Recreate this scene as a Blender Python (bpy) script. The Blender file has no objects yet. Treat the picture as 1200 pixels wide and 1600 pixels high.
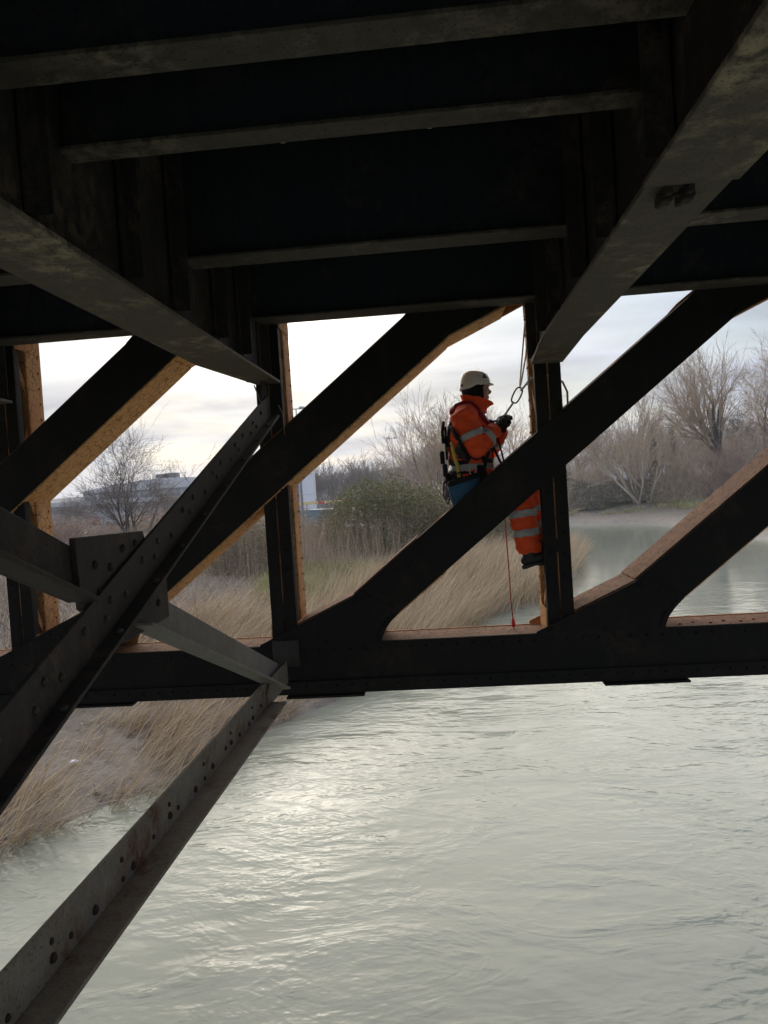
import bpy, bmesh, math, random
import numpy as np
from mathutils import Vector, Matrix, noise as mnoise
from mathutils.bvhtree import BVHTree

# ------------------------------------------------------------------ camera, sky, sun, exposure
scn = bpy.context.scene
COL = scn.collection
cam_d = bpy.data.cameras.new('camera'); cam = bpy.data.objects.new('camera', cam_d); COL.objects.link(cam)
cam_d.sensor_fit = 'VERTICAL'; cam_d.sensor_height = 36.0; cam_d.lens = 1180.0 / 1600.0 * 36.0
cam_d.clip_start = 0.05; cam_d.clip_end = 6000.0
cam.location = (0, 0, 5)
cam.rotation_euler = (math.radians(88.32914), math.radians(3.62607), math.radians(4.27114))
scn.camera = cam

SUN_AZ, SUN_EL = math.radians(-13.0), math.radians(18.0)
SUN = Vector((math.sin(SUN_AZ) * math.cos(SUN_EL), math.cos(SUN_AZ) * math.cos(SUN_EL), math.sin(SUN_EL)))

def build_world():
    w = bpy.data.worlds.new('World'); scn.world = w; w.use_nodes = True
    nt = w.node_tree; nt.nodes.clear(); L = nt.links.new
    def nd(t, **k):
        n = nt.nodes.new(t)
        for a, b in k.items(): setattr(n, a, b)
        return n
    def math_(op, a, b=None, c=None, clamp=False):
        n = nd('ShaderNodeMath', operation=op, use_clamp=clamp)
        for i, v in enumerate((a, b, c)):
            if v is None: continue
            if isinstance(v, (int, float)): n.inputs[i].default_value = v
            else: L(v, n.inputs[i])
        return n.outputs[0]
    out = nd('ShaderNodeOutputWorld'); bg = nd('ShaderNodeBackground')
    bg.inputs['Strength'].default_value = 0.10
    sky = nd('ShaderNodeTexSky', sky_type='NISHITA', sun_disc=False)
    sky.sun_elevation = SUN_EL; sky.sun_rotation = SUN_AZ; sky.air_density = 1.3; sky.dust_density = 0.5; sky.ozone_density = 1.6
    tc = nd('ShaderNodeTexCoord'); sp = nd('ShaderNodeSeparateXYZ'); L(tc.outputs['Generated'], sp.inputs[0])
    zz = math_('ADD', math_('MAXIMUM', sp.outputs[2], 0.0), 0.13)
    cx = math_('DIVIDE', sp.outputs[0], zz); cy = math_('DIVIDE', sp.outputs[1], zz)
    cb = nd('ShaderNodeCombineXYZ'); L(cx, cb.inputs[0]); L(cy, cb.inputs[1])
    n1 = nd('ShaderNodeTexNoise'); L(cb.outputs[0], n1.inputs['Vector'])
    n1.inputs['Scale'].default_value = 0.8; n1.inputs['Detail'].default_value = 8; n1.inputs['Roughness'].default_value = 0.55; n1.inputs['Distortion'].default_value = 0.6
    mp = nd('ShaderNodeMapping'); L(cb.outputs[0], mp.inputs['Vector']); mp.inputs['Location'].default_value = (3.1, 7.7, 2); mp.inputs['Scale'].default_value = (0.45, 1.0, 1)
    n2 = nd('ShaderNodeTexNoise'); L(mp.outputs[0], n2.inputs['Vector'])
    n2.inputs['Scale'].default_value = 2.2; n2.inputs['Detail'].default_value = 6; n2.inputs['Roughness'].default_value = 0.5
    # how far this direction is from the sun behind the cloud
    dp = nd('ShaderNodeVectorMath', operation='DOT_PRODUCT'); L(tc.outputs['Generated'], dp.inputs[0]); dp.inputs[1].default_value = SUN
    d = math_('MAXIMUM', dp.outputs['Value'], 0.0)
    wide = math_('POWER', d, 10.0); near = math_('POWER', d, 130.0)
    glow = math_('ADD', math_('MULTIPLY', wide, 2.2), math_('MULTIPLY', near, 32.0))
    shade = nd('ShaderNodeMapRange'); L(n2.outputs[0], shade.inputs[0])
    for i, v in ((1, 0.36), (2, 0.66), (3, 0.60), (4, 1.24)): shade.inputs[i].default_value = v
    # an overcast sky is about three times brighter overhead than at the horizon
    grad = math_('ADD', math_('MULTIPLY', math_('MAXIMUM', sp.outputs[2], 0.0), 13.5), 1.8)
    lum = math_('MULTIPLY', math_('ADD', glow, grad), shade.outputs[0])
    warm = nd('ShaderNodeMix', data_type='RGBA'); L(math_('MULTIPLY', wide, 1.0, clamp=True), warm.inputs[0])
    warm.inputs[6].default_value = (0.79, 0.87, 1.10, 1); warm.inputs[7].default_value = (1.06, 0.98, 0.85, 1)
    cc = nd('ShaderNodeVectorMath', operation='SCALE'); L(warm.outputs[2], cc.inputs[0]); L(lum, cc.inputs['Scale'])
    cov = nd('ShaderNodeMapRange'); L(n1.outputs[0], cov.inputs[0])
    for i, v in ((1, 0.34), (2, 0.60), (3, 0.25), (4, 0.97)): cov.inputs[i].default_value = v
    mx = nd('ShaderNodeMix', data_type='RGBA'); L(cov.outputs[0], mx.inputs[0]); sk = nd('ShaderNodeVectorMath', operation='SCALE'); L(sky.outputs[0], sk.inputs[0]); sk.inputs['Scale'].default_value = 0.62; L(sk.outputs[0], mx.inputs[6]); L(cc.outputs[0], mx.inputs[7])
    L(mx.outputs[2], bg.inputs['Color']); L(bg.outputs[0], out.inputs[0])
build_world()

sun_d = bpy.data.lights.new('sun', 'SUN'); sun_o = bpy.data.objects.new('sun', sun_d); COL.objects.link(sun_o)
sun_d.energy = 1.4; sun_d.angle = math.radians(70.0); sun_d.color = (1.0, 0.88, 0.70)
sun_o.rotation_euler = SUN.to_track_quat('Z', 'Y').to_euler(); sun_o.location = (-40, 120, 60)

scn.view_settings.view_transform = 'Standard'; scn.view_settings.look = 'None'
scn.view_settings.gamma = 1.0; scn.view_settings.exposure = 0.7
scn.view_settings.use_curve_mapping = False
scn.render.engine = 'CYCLES'
cy = scn.cycles
cy.use_denoising = True; cy.max_bounces = 8; cy.diffuse_bounces = 4; cy.glossy_bounces = 3; cy.transparent_max_bounces = 8; cy.volume_bounces = 1
cy.use_adaptive_sampling = True; cy.adaptive_threshold = 0.006
cy.sample_clamp_indirect = 6.0

# ------------------------------------------------------------------ helpers
def thing(name, label, cat, loc=(0, 0, 0), group=None):
    o = bpy.data.objects.new(name, None); COL.objects.link(o); o.location = loc
    o.empty_display_size = 0.2
    return tag(o, label, cat, group)
def tag(o, label=None, cat=None, group=None, kind=None):
    if label: o['label'] = label
    if cat: o['category'] = cat
    if group: o['group'] = group
    if kind: o['kind'] = kind
    return o
def wloc(o):
    v = Vector((0, 0, 0))
    while o is not None: v += o.location; o = o.parent
    return v
def link(name, me, mat=None, parent=None, loc=None, smooth=False, bevel=0):
    """meshes are authored in world coordinates; the parent's place is subtracted"""
    o = bpy.data.objects.new(name, me); COL.objects.link(o)
    if mat is not None and not me.materials: me.materials.append(mat)
    if parent is not None:
        o.parent = parent
        o.location = (Vector(loc) if loc is not None else Vector((0, 0, 0))) - wloc(parent)
    elif loc is not None: o.location = loc
    if smooth: me.polygons.foreach_set('use_smooth', [True] * len(me.polygons))
    if bevel:
        b = o.modifiers.new('bevel', 'BEVEL'); b.width = bevel; b.segments = 1; b.limit_method = 'ANGLE'; b.angle_limit = math.radians(40)
    return o
def copy_tree(o, parent=None, loc=None):
    c = o.copy(); COL.objects.link(c)
    if parent is not None: c.parent = parent
    if loc is not None: c.location = loc
    for ch in list(o.children): copy_tree(ch, c)
    return c

class MB:
    def __init__(s): s.v = []; s.f = []
    def add(s, vs, fs):
        b = len(s.v); s.v.extend([tuple(v) for v in vs]); s.f.extend([tuple(i + b for i in f) for f in fs]); return s
    def box(s, x0, x1, y0, y1, z0, z1):
        vs = [(x, y, z) for z in (z0, z1) for y in (y0, y1) for x in (x0, x1)]
        return s.add(vs, [(0, 2, 3, 1), (4, 5, 7, 6), (0, 1, 5, 4), (2, 6, 7, 3), (0, 4, 6, 2), (1, 3, 7, 5)])
    def obox(s, c, ax, ay, az):
        c = Vector(c); vs = [c + Vector(ax) * i + Vector(ay) * j + Vector(az) * k for k in (-1, 1) for j in (-1, 1) for i in (-1, 1)]
        fs = [(0, 2, 3, 1), (4, 5, 7, 6), (0, 1, 5, 4), (2, 6, 7, 3), (0, 4, 6, 2), (1, 3, 7, 5)]
        if Vector(ax).cross(Vector(ay)).dot(Vector(az)) < 0: fs = [f[::-1] for f in fs]
        return s.add(vs, fs)
    def bar(s, a, b, w, t, wdir):
        """flat bar from a to b, width w along wdir, thickness t"""
        a = Vector(a); b = Vector(b); d = (b - a); l = d.length; d.normalize()
        wd = Vector(wdir); wd = (wd - d * wd.dot(d)).normalized(); n = d.cross(wd)
        return s.obox((a + b) / 2, d * l / 2, wd * w / 2, n * t / 2)
    def prism(s, poly, axis, c0, c1):
        """poly is a list of 2D points; axis 'y' -> (x,z), 'x' -> (y,z), 'z' -> (x,y)"""
        n = len(poly)
        def P(p, c): return (p[0], c, p[1]) if axis == 'y' else ((c, p[0], p[1]) if axis == 'x' else (p[0], p[1], c))
        vs = [P(p, c0) for p in poly] + [P(p, c1) for p in poly]
        fs = [tuple(range(n)), tuple(range(2 * n - 1, n - 1, -1))] + [(i, i + n, (i + 1) % n + n, (i + 1) % n) for i in range(n)]
        return s.add(vs, fs)
    def tube(s, pts, rad, n=8, cap=True, up=None):
        """rad: number, list of numbers or list of (a,b)"""
        pts = [Vector(p) for p in pts]; m = len(pts)
        if not isinstance(rad, (list, tuple)): rad = [rad] * m
        b = len(s.v); side = None
        for i, p in enumerate(pts):
            d = (pts[min(i + 1, m - 1)] - pts[max(i - 1, 0)]).normalized()
            if side is None:
                u = Vector(up) if up is not None else (Vector((0, 0, 1)) if abs(d.z) < 0.9 else Vector((1, 0, 0)))
                side = (u - d * u.dot(d)).normalized()
            else:
                u = Vector(up) if up is not None else side
                side = (u - d * u.dot(d)).normalized()
            o = d.cross(side); r = rad[i]; ra, rb = r if isinstance(r, (tuple, list)) else (r, r)
            for k in range(n):
                a = 2 * math.pi * k / n
                s.v.append(tuple(p + side * math.cos(a) * ra + o * math.sin(a) * rb))
        for i in range(m - 1):
            for k in range(n):
                k2 = (k + 1) % n
                s.f.append((b + i * n + k, b + i * n + k2, b + (i + 1) * n + k2, b + (i + 1) * n + k))
        if cap:
            s.f.append(tuple(b + k for k in range(n - 1, -1, -1))); s.f.append(tuple(b + (m - 1) * n + k for k in range(n)))
        return s
    def ball(s, c, rx, ry=None, rz=None, n=10, m=7, zmin=-1.0):
        ry = rx if ry is None else ry; rz = rx if rz is None else rz
        b = len(s.v); c = Vector(c)
        for i in range(m + 1):
            t = zmin + (1 - zmin) * 0; a = math.asin(zmin) + (math.pi / 2 - math.asin(zmin)) * i / m
            for k in range(n):
                q = 2 * math.pi * k / n
                s.v.append((c.x + rx * math.cos(a) * math.cos(q), c.y + ry * math.cos(a) * math.sin(q), c.z + rz * math.sin(a)))
        for i in range(m):
            for k in range(n): s.f.append((b + i * n + k, b + i * n + (k + 1) % n, b + (i + 1) * n + (k + 1) % n, b + (i + 1) * n + k))
        s.f.append(tuple(b + k for k in range(n - 1, -1, -1)))
        return s
    def mesh(s, name):
        me = bpy.data.meshes.new(name); me.from_pydata(s.v, [], s.f); me.update(); return me
    def build(s, name, mat, parent=None, smooth=False, bevel=0):
        return link(name, s.mesh(name), mat, parent, smooth=smooth, bevel=bevel)

def np_mesh(name, verts, quads=None, tris=None):
    """fast mesh from numpy arrays"""
    me = bpy.data.meshes.new(name)
    verts = np.asarray(verts, np.float32); me.vertices.add(len(verts)); me.vertices.foreach_set('co', verts.ravel())
    loops = []; starts = []; tot = 0
    if quads is not None and len(quads):
        quads = np.asarray(quads, np.int32); loops.append(quads.ravel()); starts.append(np.arange(len(quads)) * 4 + tot); tot += quads.size
    if tris is not None and len(tris):
        tris = np.asarray(tris, np.int32); loops.append(tris.ravel()); starts.append(np.arange(len(tris)) * 3 + tot); tot += tris.size
    lo = np.concatenate(loops); st = np.concatenate(starts)
    me.loops.add(len(lo)); me.loops.foreach_set('vertex_index', lo)
    me.polygons.add(len(st)); me.polygons.foreach_set('loop_start', st.astype(np.int32))
    me.update(calc_edges=True); me.validate()
    return me

# ------------------------------------------------------------------ materials
class Mat:
    def __init__(s, name):
        s.m = bpy.data.materials.new(name); s.m.use_nodes = True; s.t = s.m.node_tree
        s.b = s.t.nodes['Principled BSDF']; s.tc = s.t.nodes.new('ShaderNodeTexCoord'); s.geo = s.t.nodes.new('ShaderNodeNewGeometry')
    def nd(s, t, **k):
        n = s.t.nodes.new(t)
        for a, b in k.items(): setattr(n, a, b)
        return n
    def L(s, a, b): s.t.links.new(a, b)
    def pos(s, scale=(1, 1, 1), loc=(0, 0, 0), obj=False):
        mp = s.nd('ShaderNodeMapping'); mp.inputs['Scale'].default_value = scale; mp.inputs['Location'].default_value = loc
        s.L(s.tc.outputs['Object'] if obj else s.geo.outputs['Position'], mp.inputs['Vector']); return mp.outputs[0]
    def noise(s, vec, scale, detail=4, rough=0.5, dist=0.0):
        n = s.nd('ShaderNodeTexNoise'); s.L(vec, n.inputs['Vector'])
        n.inputs['Scale'].default_value = scale; n.inputs['Detail'].default_value = detail
        n.inputs['Roughness'].default_value = rough; n.inputs['Distortion'].default_value = dist
        return n.outputs[0]
    def ramp(s, v, a, b, lo=0.0, hi=1.0):
        n = s.nd('ShaderNodeMapRange'); s.L(v, n.inputs[0])
        for i, x in enumerate((a, b, lo, hi)): n.inputs[i + 1].default_value = x
        return n.outputs[0]
    def mix(s, f, a, b):
        n = s.nd('ShaderNodeMix', data_type='RGBA')
        for i, v in ((0, f), (6, a), (7, b)):
            if isinstance(v, (int, float)): n.inputs[i].default_value = v
            elif isinstance(v, tuple): n.inputs[i].default_value = (*v, 1) if len(v) == 3 else v
            else: s.L(v, n.inputs[i])
        return n.outputs[2]
    def math(s, op, a, b=0.0, clamp=False):
        n = s.nd('ShaderNodeMath', operation=op, use_clamp=clamp)
        for i, v in enumerate((a, b)):
            if isinstance(v, (int, float)): n.inputs[i].default_value = v
            else: s.L(v, n.inputs[i])
        return n.outputs[0]
    def color(s, v):
        if isinstance(v, tuple): s.b.inputs['Base Color'].default_value = (*v, 1)
        else: s.L(v, s.b.inputs['Base Color'])
        return s
    def set(s, **k):
        for a, v in k.items():
            i = s.b.inputs[a.replace('_', ' ')]
            if isinstance(v, (int, float, tuple)): i.default_value = v
            else: s.L(v, i)
        return s
    def bump(s, h, dist=0.01, strength=1.0, normal=None):
        n = s.nd('ShaderNodeBump'); s.L(h, n.inputs['Height']); n.inputs['Distance'].default_value = dist; n.inputs['Strength'].default_value = strength
        if normal is not None: s.L(normal, n.inputs['Normal'])
        s.L(n.outputs[0], s.b.inputs['Normal']); return n.outputs[0]

def steel(name, c1, c2, c3, patch=0.62, rough=0.75, relief=0.006, streak=True, spec=0.3):
    m = Mat(name); p = m.pos()
    a = m.noise(p, 2.1, 7, 0.65); b = m.noise(p, 14.0, 6, 0.65, 0.3); g = m.noise(p, 90.0, 3, 0.6)
    st = m.noise(m.pos((16, 16, 1.0)), 1.2, 4, 0.6)
    c = m.mix(m.ramp(b, 0.35, 0.65), c1, c2)
    if streak: c = m.mix(m.math('MULTIPLY', m.ramp(st, 0.52, 0.72), 0.6), c, tuple(0.5 * (x + y) for x, y in zip(c2, c3)))
    pm = m.math('MULTIPLY', m.ramp(a, patch - 0.06, patch + 0.08), m.ramp(b, 0.42, 0.58))
    c = m.mix(pm, c, c3)
    c = m.mix(m.math('MULTIPLY', m.ramp(g, 0.58, 0.66), 0.75), c, tuple(x * 0.35 for x in c1))
    m.color(c); m.set(Roughness=m.ramp(b, 0.3, 0.7, rough - 0.12, rough + 0.12)); m.b.inputs['Specular IOR Level'].default_value = spec
    m.bump(m.math('ADD', m.math('MULTIPLY', b, 0.7), m.math('ADD', m.math('MULTIPLY', g, 0.25), m.math('MULTIPLY', pm, 0.3))), relief, 0.8)
    return m.m
def crackle(name, c1, c2, crack):
    m = Mat(name); p = m.pos(); w = m.noise(p, 9.0, 4, 0.6)
    dv = m.nd('ShaderNodeVectorMath', operation='SCALE')
    nn = m.nd('ShaderNodeTexNoise'); m.L(p, nn.inputs['Vector']); nn.inputs['Scale'].default_value = 22.0; nn.inputs['Detail'].default_value = 3
    m.L(nn.outputs['Color'], dv.inputs[0]); dv.inputs['Scale'].default_value = 0.05
    av = m.nd('ShaderNodeVectorMath', operation='ADD'); m.L(p, av.inputs[0]); m.L(dv.outputs[0], av.inputs[1])
    vo = m.nd('ShaderNodeTexVoronoi', feature='DISTANCE_TO_EDGE'); m.L(av.outputs[0], vo.inputs['Vector']); vo.inputs['Scale'].default_value = 13.0
    vo2 = m.nd('ShaderNodeTexVoronoi', feature='DISTANCE_TO_EDGE'); m.L(av.outputs[0], vo2.inputs['Vector']); vo2.inputs['Scale'].default_value = 40.0
    big = m.noise(p, 2.3, 3, 0.5)
    ck = m.ramp(vo.outputs['Distance'], 0.0, 0.05, 1.0, 0.0); ck2 = m.ramp(vo2.outputs['Distance'], 0.0, 0.07, 0.7, 0.0)
    ck = m.math('MAXIMUM', m.math('MULTIPLY', ck, m.ramp(big, 0.30, 0.48, 0.3, 1.0)), m.math('MULTIPLY', ck2, m.ramp(big, 0.58, 0.68)))
    c = m.mix(m.ramp(w, 0.35, 0.68), c1, c2)
    st = m.noise(m.pos((22, 22, 1.2)), 1.0, 4, 0.6); c = m.mix(m.ramp(st, 0.56, 0.75, 0, 0.55), c, tuple(x * 0.45 for x in c1))
    c = m.mix(m.math('MULTIPLY', ck, 0.85), c, crack)
    m.color(c); m.set(Roughness=0.8); m.b.inputs['Specular IOR Level'].default_value = 0.2
    m.bump(m.math('SUBTRACT', m.math('MULTIPLY', w, 0.3), ck), 0.004, 0.9)
    return m.m
def plain(name, c, rough=0.6, metal=0.0, var=0.15, scale=20.0, relief=0.0, spec=0.4):
    m = Mat(name); n = m.noise(m.pos(), scale, 4, 0.6)
    m.color(m.mix(m.ramp(n, 0.3, 0.7), tuple(x * (1 - var) for x in c), tuple(min(1, x * (1 + var)) for x in c)))
    m.set(Roughness=rough, Metallic=metal); m.b.inputs['Specular IOR Level'].default_value = spec
    if relief: m.bump(n, relief, 0.7)
    return m.m
def plant(name, c1, c2, c3=None, scale=0.6, rough=0.8, trans=0.0):
    """colour varies from stalk to stalk and in drifts across the bank"""
    m = Mat(name); r = m.geo.outputs['Random Per Island']; n = m.noise(m.pos(), scale, 3, 0.6)
    c = m.mix(r, c1, c2)
    if c3 is not None: c = m.mix(m.ramp(n, 0.42, 0.62, 0.0, 0.7), c, c3)
    m.color(c); m.set(Roughness=rough); m.b.inputs['Specular IOR Level'].default_value = 0.15
    if trans:
        tr = m.nd('ShaderNodeBsdfTranslucent'); m.L(c, tr.inputs['Color']); mx = m.nd('ShaderNodeMixShader'); mx.inputs[0].default_value = trans
        m.L(m.b.outputs[0], mx.inputs[1]); m.L(tr.outputs[0], mx.inputs[2]); m.L(mx.outputs[0], m.t.nodes['Material Output'].inputs['Surface'])
    return m.m
M_DARK = steel('dark_steel', (0.008, 0.0075, 0.007), (0.016, 0.014, 0.012), (0.038, 0.027, 0.020), 0.58, spec=0.2)  # near-black tones for the near truss plates
M_WEB = steel('dark_web', (0.020, 0.019, 0.018), (0.040, 0.034, 0.029), (0.11, 0.08, 0.057), 0.56)  # very dark brown tones on girder webs and stiffeners
M_DECK = steel('blue_black_deck', (0.016, 0.020, 0.028), (0.026, 0.029, 0.036), (0.06, 0.052, 0.046), 0.58)  # blue-black tones on stringer webs and deck plates
M_FLANGE = steel('weathered_flange', (0.085, 0.070, 0.053), (0.135, 0.112, 0.084), (0.36, 0.30, 0.20), 0.59, relief=0.012, streak=False)
M_FLANGE2 = steel('darker_flange', (0.065, 0.055, 0.043), (0.105, 0.09, 0.07), (0.24, 0.20, 0.14), 0.56, relief=0.012, streak=False)  # darker flange tones for the stringers
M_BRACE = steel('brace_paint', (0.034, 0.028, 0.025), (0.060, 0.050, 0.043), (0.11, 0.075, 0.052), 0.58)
M_BRACE2 = steel('lit_grey_brace', (0.19, 0.172, 0.15), (0.26, 0.238, 0.21), (0.17, 0.115, 0.08), 0.60)  # brace grey, lightened in the colour for light falling on it
M_STRUT = steel('strut_paint', (0.17, 0.148, 0.116), (0.25, 0.215, 0.170), (0.11, 0.05, 0.025), 0.56)
M_LIME = plain('limescale_drip', (0.80, 0.77, 0.70), 0.9, var=0.4, scale=12)
M_RIVETB = plain('brace_rivet', (0.045, 0.036, 0.03), 0.6, relief=0.004)
M_RIVET = plain('rusty_rivet', (0.035, 0.024, 0.018), 0.85, relief=0.004)
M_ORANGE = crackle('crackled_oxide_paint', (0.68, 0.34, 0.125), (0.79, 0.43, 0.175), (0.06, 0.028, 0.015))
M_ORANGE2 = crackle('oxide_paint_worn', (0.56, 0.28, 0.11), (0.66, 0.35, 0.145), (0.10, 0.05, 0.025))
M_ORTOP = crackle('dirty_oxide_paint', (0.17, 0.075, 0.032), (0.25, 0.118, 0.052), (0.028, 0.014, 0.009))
M_ORIVET = plain('oxide_rivet', (0.40, 0.20, 0.10), 0.7)
# ------------------------------------------------------------------ the bridge
BAY = 2.07; PX = 0.83; DX, DZ = 0.785, 0.6195
bridge = thing('railway_bridge', 'dark riveted steel truss bridge with orange-brown inner plates over the river', 'bridge', (0, 5.6, 3.5))
RIV = MB().ball((0, 0, 0), 0.017, 0.017, 0.013, 8, 3, 0.0).mesh('rivet')        # dome rising along +z
RIV.materials.append(M_RIVET)
RIVB = RIV.copy(); RIVB.materials.clear(); RIVB.materials.append(M_RIVETB)
RIVO = RIV.copy(); RIVO.materials.clear(); RIVO.materials.append(M_ORIVET)
for _m in (RIV, RIVO, RIVB): _m.polygons.foreach_set('use_smooth', [True] * len(_m.polygons))
def rivet(p, nrm, parent, me=None, s=1.0):
    o = bpy.data.objects.new('rivet', me or RIV); COL.objects.link(o); o.parent = parent
    o.location = Vector(p) - wloc(parent); o.rotation_euler = Vector(nrm).to_track_quat('Z', 'Y').to_euler(); o.scale = (s, s, s); return o
def rivet_rows(pts, nrm, mat, parent, r=0.013):
    mb = MB(); q = Vector(nrm).to_track_quat('Z', 'Y').to_matrix()
    base = MB().ball((0, 0, 0), r, r, r * 0.75, 6, 2, 0.0)
    vs = [q @ Vector(v) for v in base.v]
    for p in pts: mb.add([v + Vector(p) for v in vs], base.f)
    return tag(mb.build('rivet_rows', mat, parent, smooth=True), kind='stuff')
KS = range(-3, 3)

# bottom chord: near web, angles, cover plates; recessed inner floor and far web painted orange
XL, XR = -8.2, 6.6
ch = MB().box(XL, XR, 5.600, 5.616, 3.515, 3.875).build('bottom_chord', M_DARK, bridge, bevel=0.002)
ch['label'] = 'near bottom chord of the truss, near black'
MB().box(XL, XR, 5.578, 5.600, 3.512, 3.60).box(XL, XR, 5.578, 5.74, 3.50, 3.512).build('chord_angle', M_DARK, ch, bevel=0.002)
MB().box(XL, XR, 5.590, 5.600, 3.775, 3.872).build('chord_angle', M_DARK, ch, bevel=0.002)
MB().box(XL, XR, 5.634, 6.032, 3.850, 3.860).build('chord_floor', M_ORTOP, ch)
MB().box(XL, XR, 6.034, 6.050, 3.50, 3.866).build('far_web', M_ORANGE2, ch)
MB().box(XL, XR, 5.74, 6.05, 3.488, 3.498).build('bottom_plate', M_DARK, ch)
for a, b in ((-1.25, -0.66), (1.11, 1.72), (-2.95, -2.45), (-4.4, -3.6), (3.2, 3.8)):
    MB().box(a, b, 5.57, 6.06, 3.470, 3.487).build('cover_plate', M_DARK, ch, bevel=0.002)
rivet_rows([(x, 5.578, z) for x in np.arange(-4.2, 3.2, 0.115) for z in (3.556,)] + [(x, 5.590, 3.825) for x in np.arange(-4.2, 3.2, 0.115)], (0, -1, 0), M_DARK, ch)
rivet_rows([(x, 5.76 + 0.05 * (i % 2), 3.86) for i, x in enumerate(np.arange(1.5, 3.2, 0.11))], (0, 0, 1), M_ORIVET, ch, 0.016)
# top chord
tc_ = MB().box(XL, XR, 5.602, 5.618, 6.44, 6.80).build('top_chord', M_DARK, bridge)
MB().box(XL, XR, 5.625, 6.032, 6.44, 6.452).build('chord_floor', M_ORANGE2, tc_)
MB().box(XL, XR, 6.034, 6.050, 6.43, 6.80).build('far_web', M_ORANGE2, tc_)

# posts: two angle pairs, laced together
def post(x):
    fy = 5.93 if abs(x - PX) < 0.1 else 5.79            # the worker's boot hangs inside one post
    n = MB()
    for s in (-1, 1):
        n.box(*sorted((x + s * 0.005, x + s * 0.096)), 5.622, 5.634, 3.84, 6.5)
        n.box(*sorted((x + s * 0.084, x + s * 0.096)), 5.634, 5.700, 3.84, 6.5)
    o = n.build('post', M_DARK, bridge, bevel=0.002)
    f = MB()
    for s in (-1, 1):
        f.box(*sorted((x + s * 0.012, x + s * 0.100)), fy, fy + 0.014, 3.84, 6.5)
        f.box(*sorted((x + s * 0.088, x + s * 0.100)), fy + 0.016, 6.018, 3.84, 6.5)
    fc = f.build('far_channel', M_ORANGE2, o, bevel=0.002)
    MB().box(x - 0.085, x + 0.085, 6.020, 6.031, 3.84, 6.5).build('back_plate', M_ORANGE2, o)
    z = 3.98; k = 0
    while z < 6.3:
        for s in (-1, 1):
            a, b = (5.67, fy + 0.04) if (k % 2) else (fy + 0.04, 5.67)
            MB().bar((x + s * 0.077, a, z), (x + s * 0.077, b, z + 0.30), 0.05, 0.010, (0, 0, 1)).build('lacing_bar', M_ORANGE2, o)
        z += 0.48; k += 1
    for z in (3.95, 6.36):
        for s in (-1, 1): MB().box(*sorted((x + s * 0.0965, x + s * 0.1065)), 5.64, 6.00, z - 0.09, z + 0.09).build('batten', M_ORANGE2, o)
    return o
for k in KS:
    x = PX + k * BAY; o = post(x)
    fc = [c for c in o.children if c.name.startswith('far_channel')][0]
    if -4 < x < 3:
        for i in range(20):
            for s in (-1, 1): rivet((x + s * 0.100, 5.97, 4.0 + i * 0.125), (s, 0, 0), o, RIVO, 0.8)
        rivet((x + 0.100, 5.984, 5.17), (1, 0, 0), o, RIVO, 1.9)
    rivet_rows([(x + s * 0.05, 5.622, z) for s in (-1, 1) for z in np.arange(4.3, 6.3, 0.15)], (0, -1, 0), M_DARK, o, 0.011)

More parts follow.
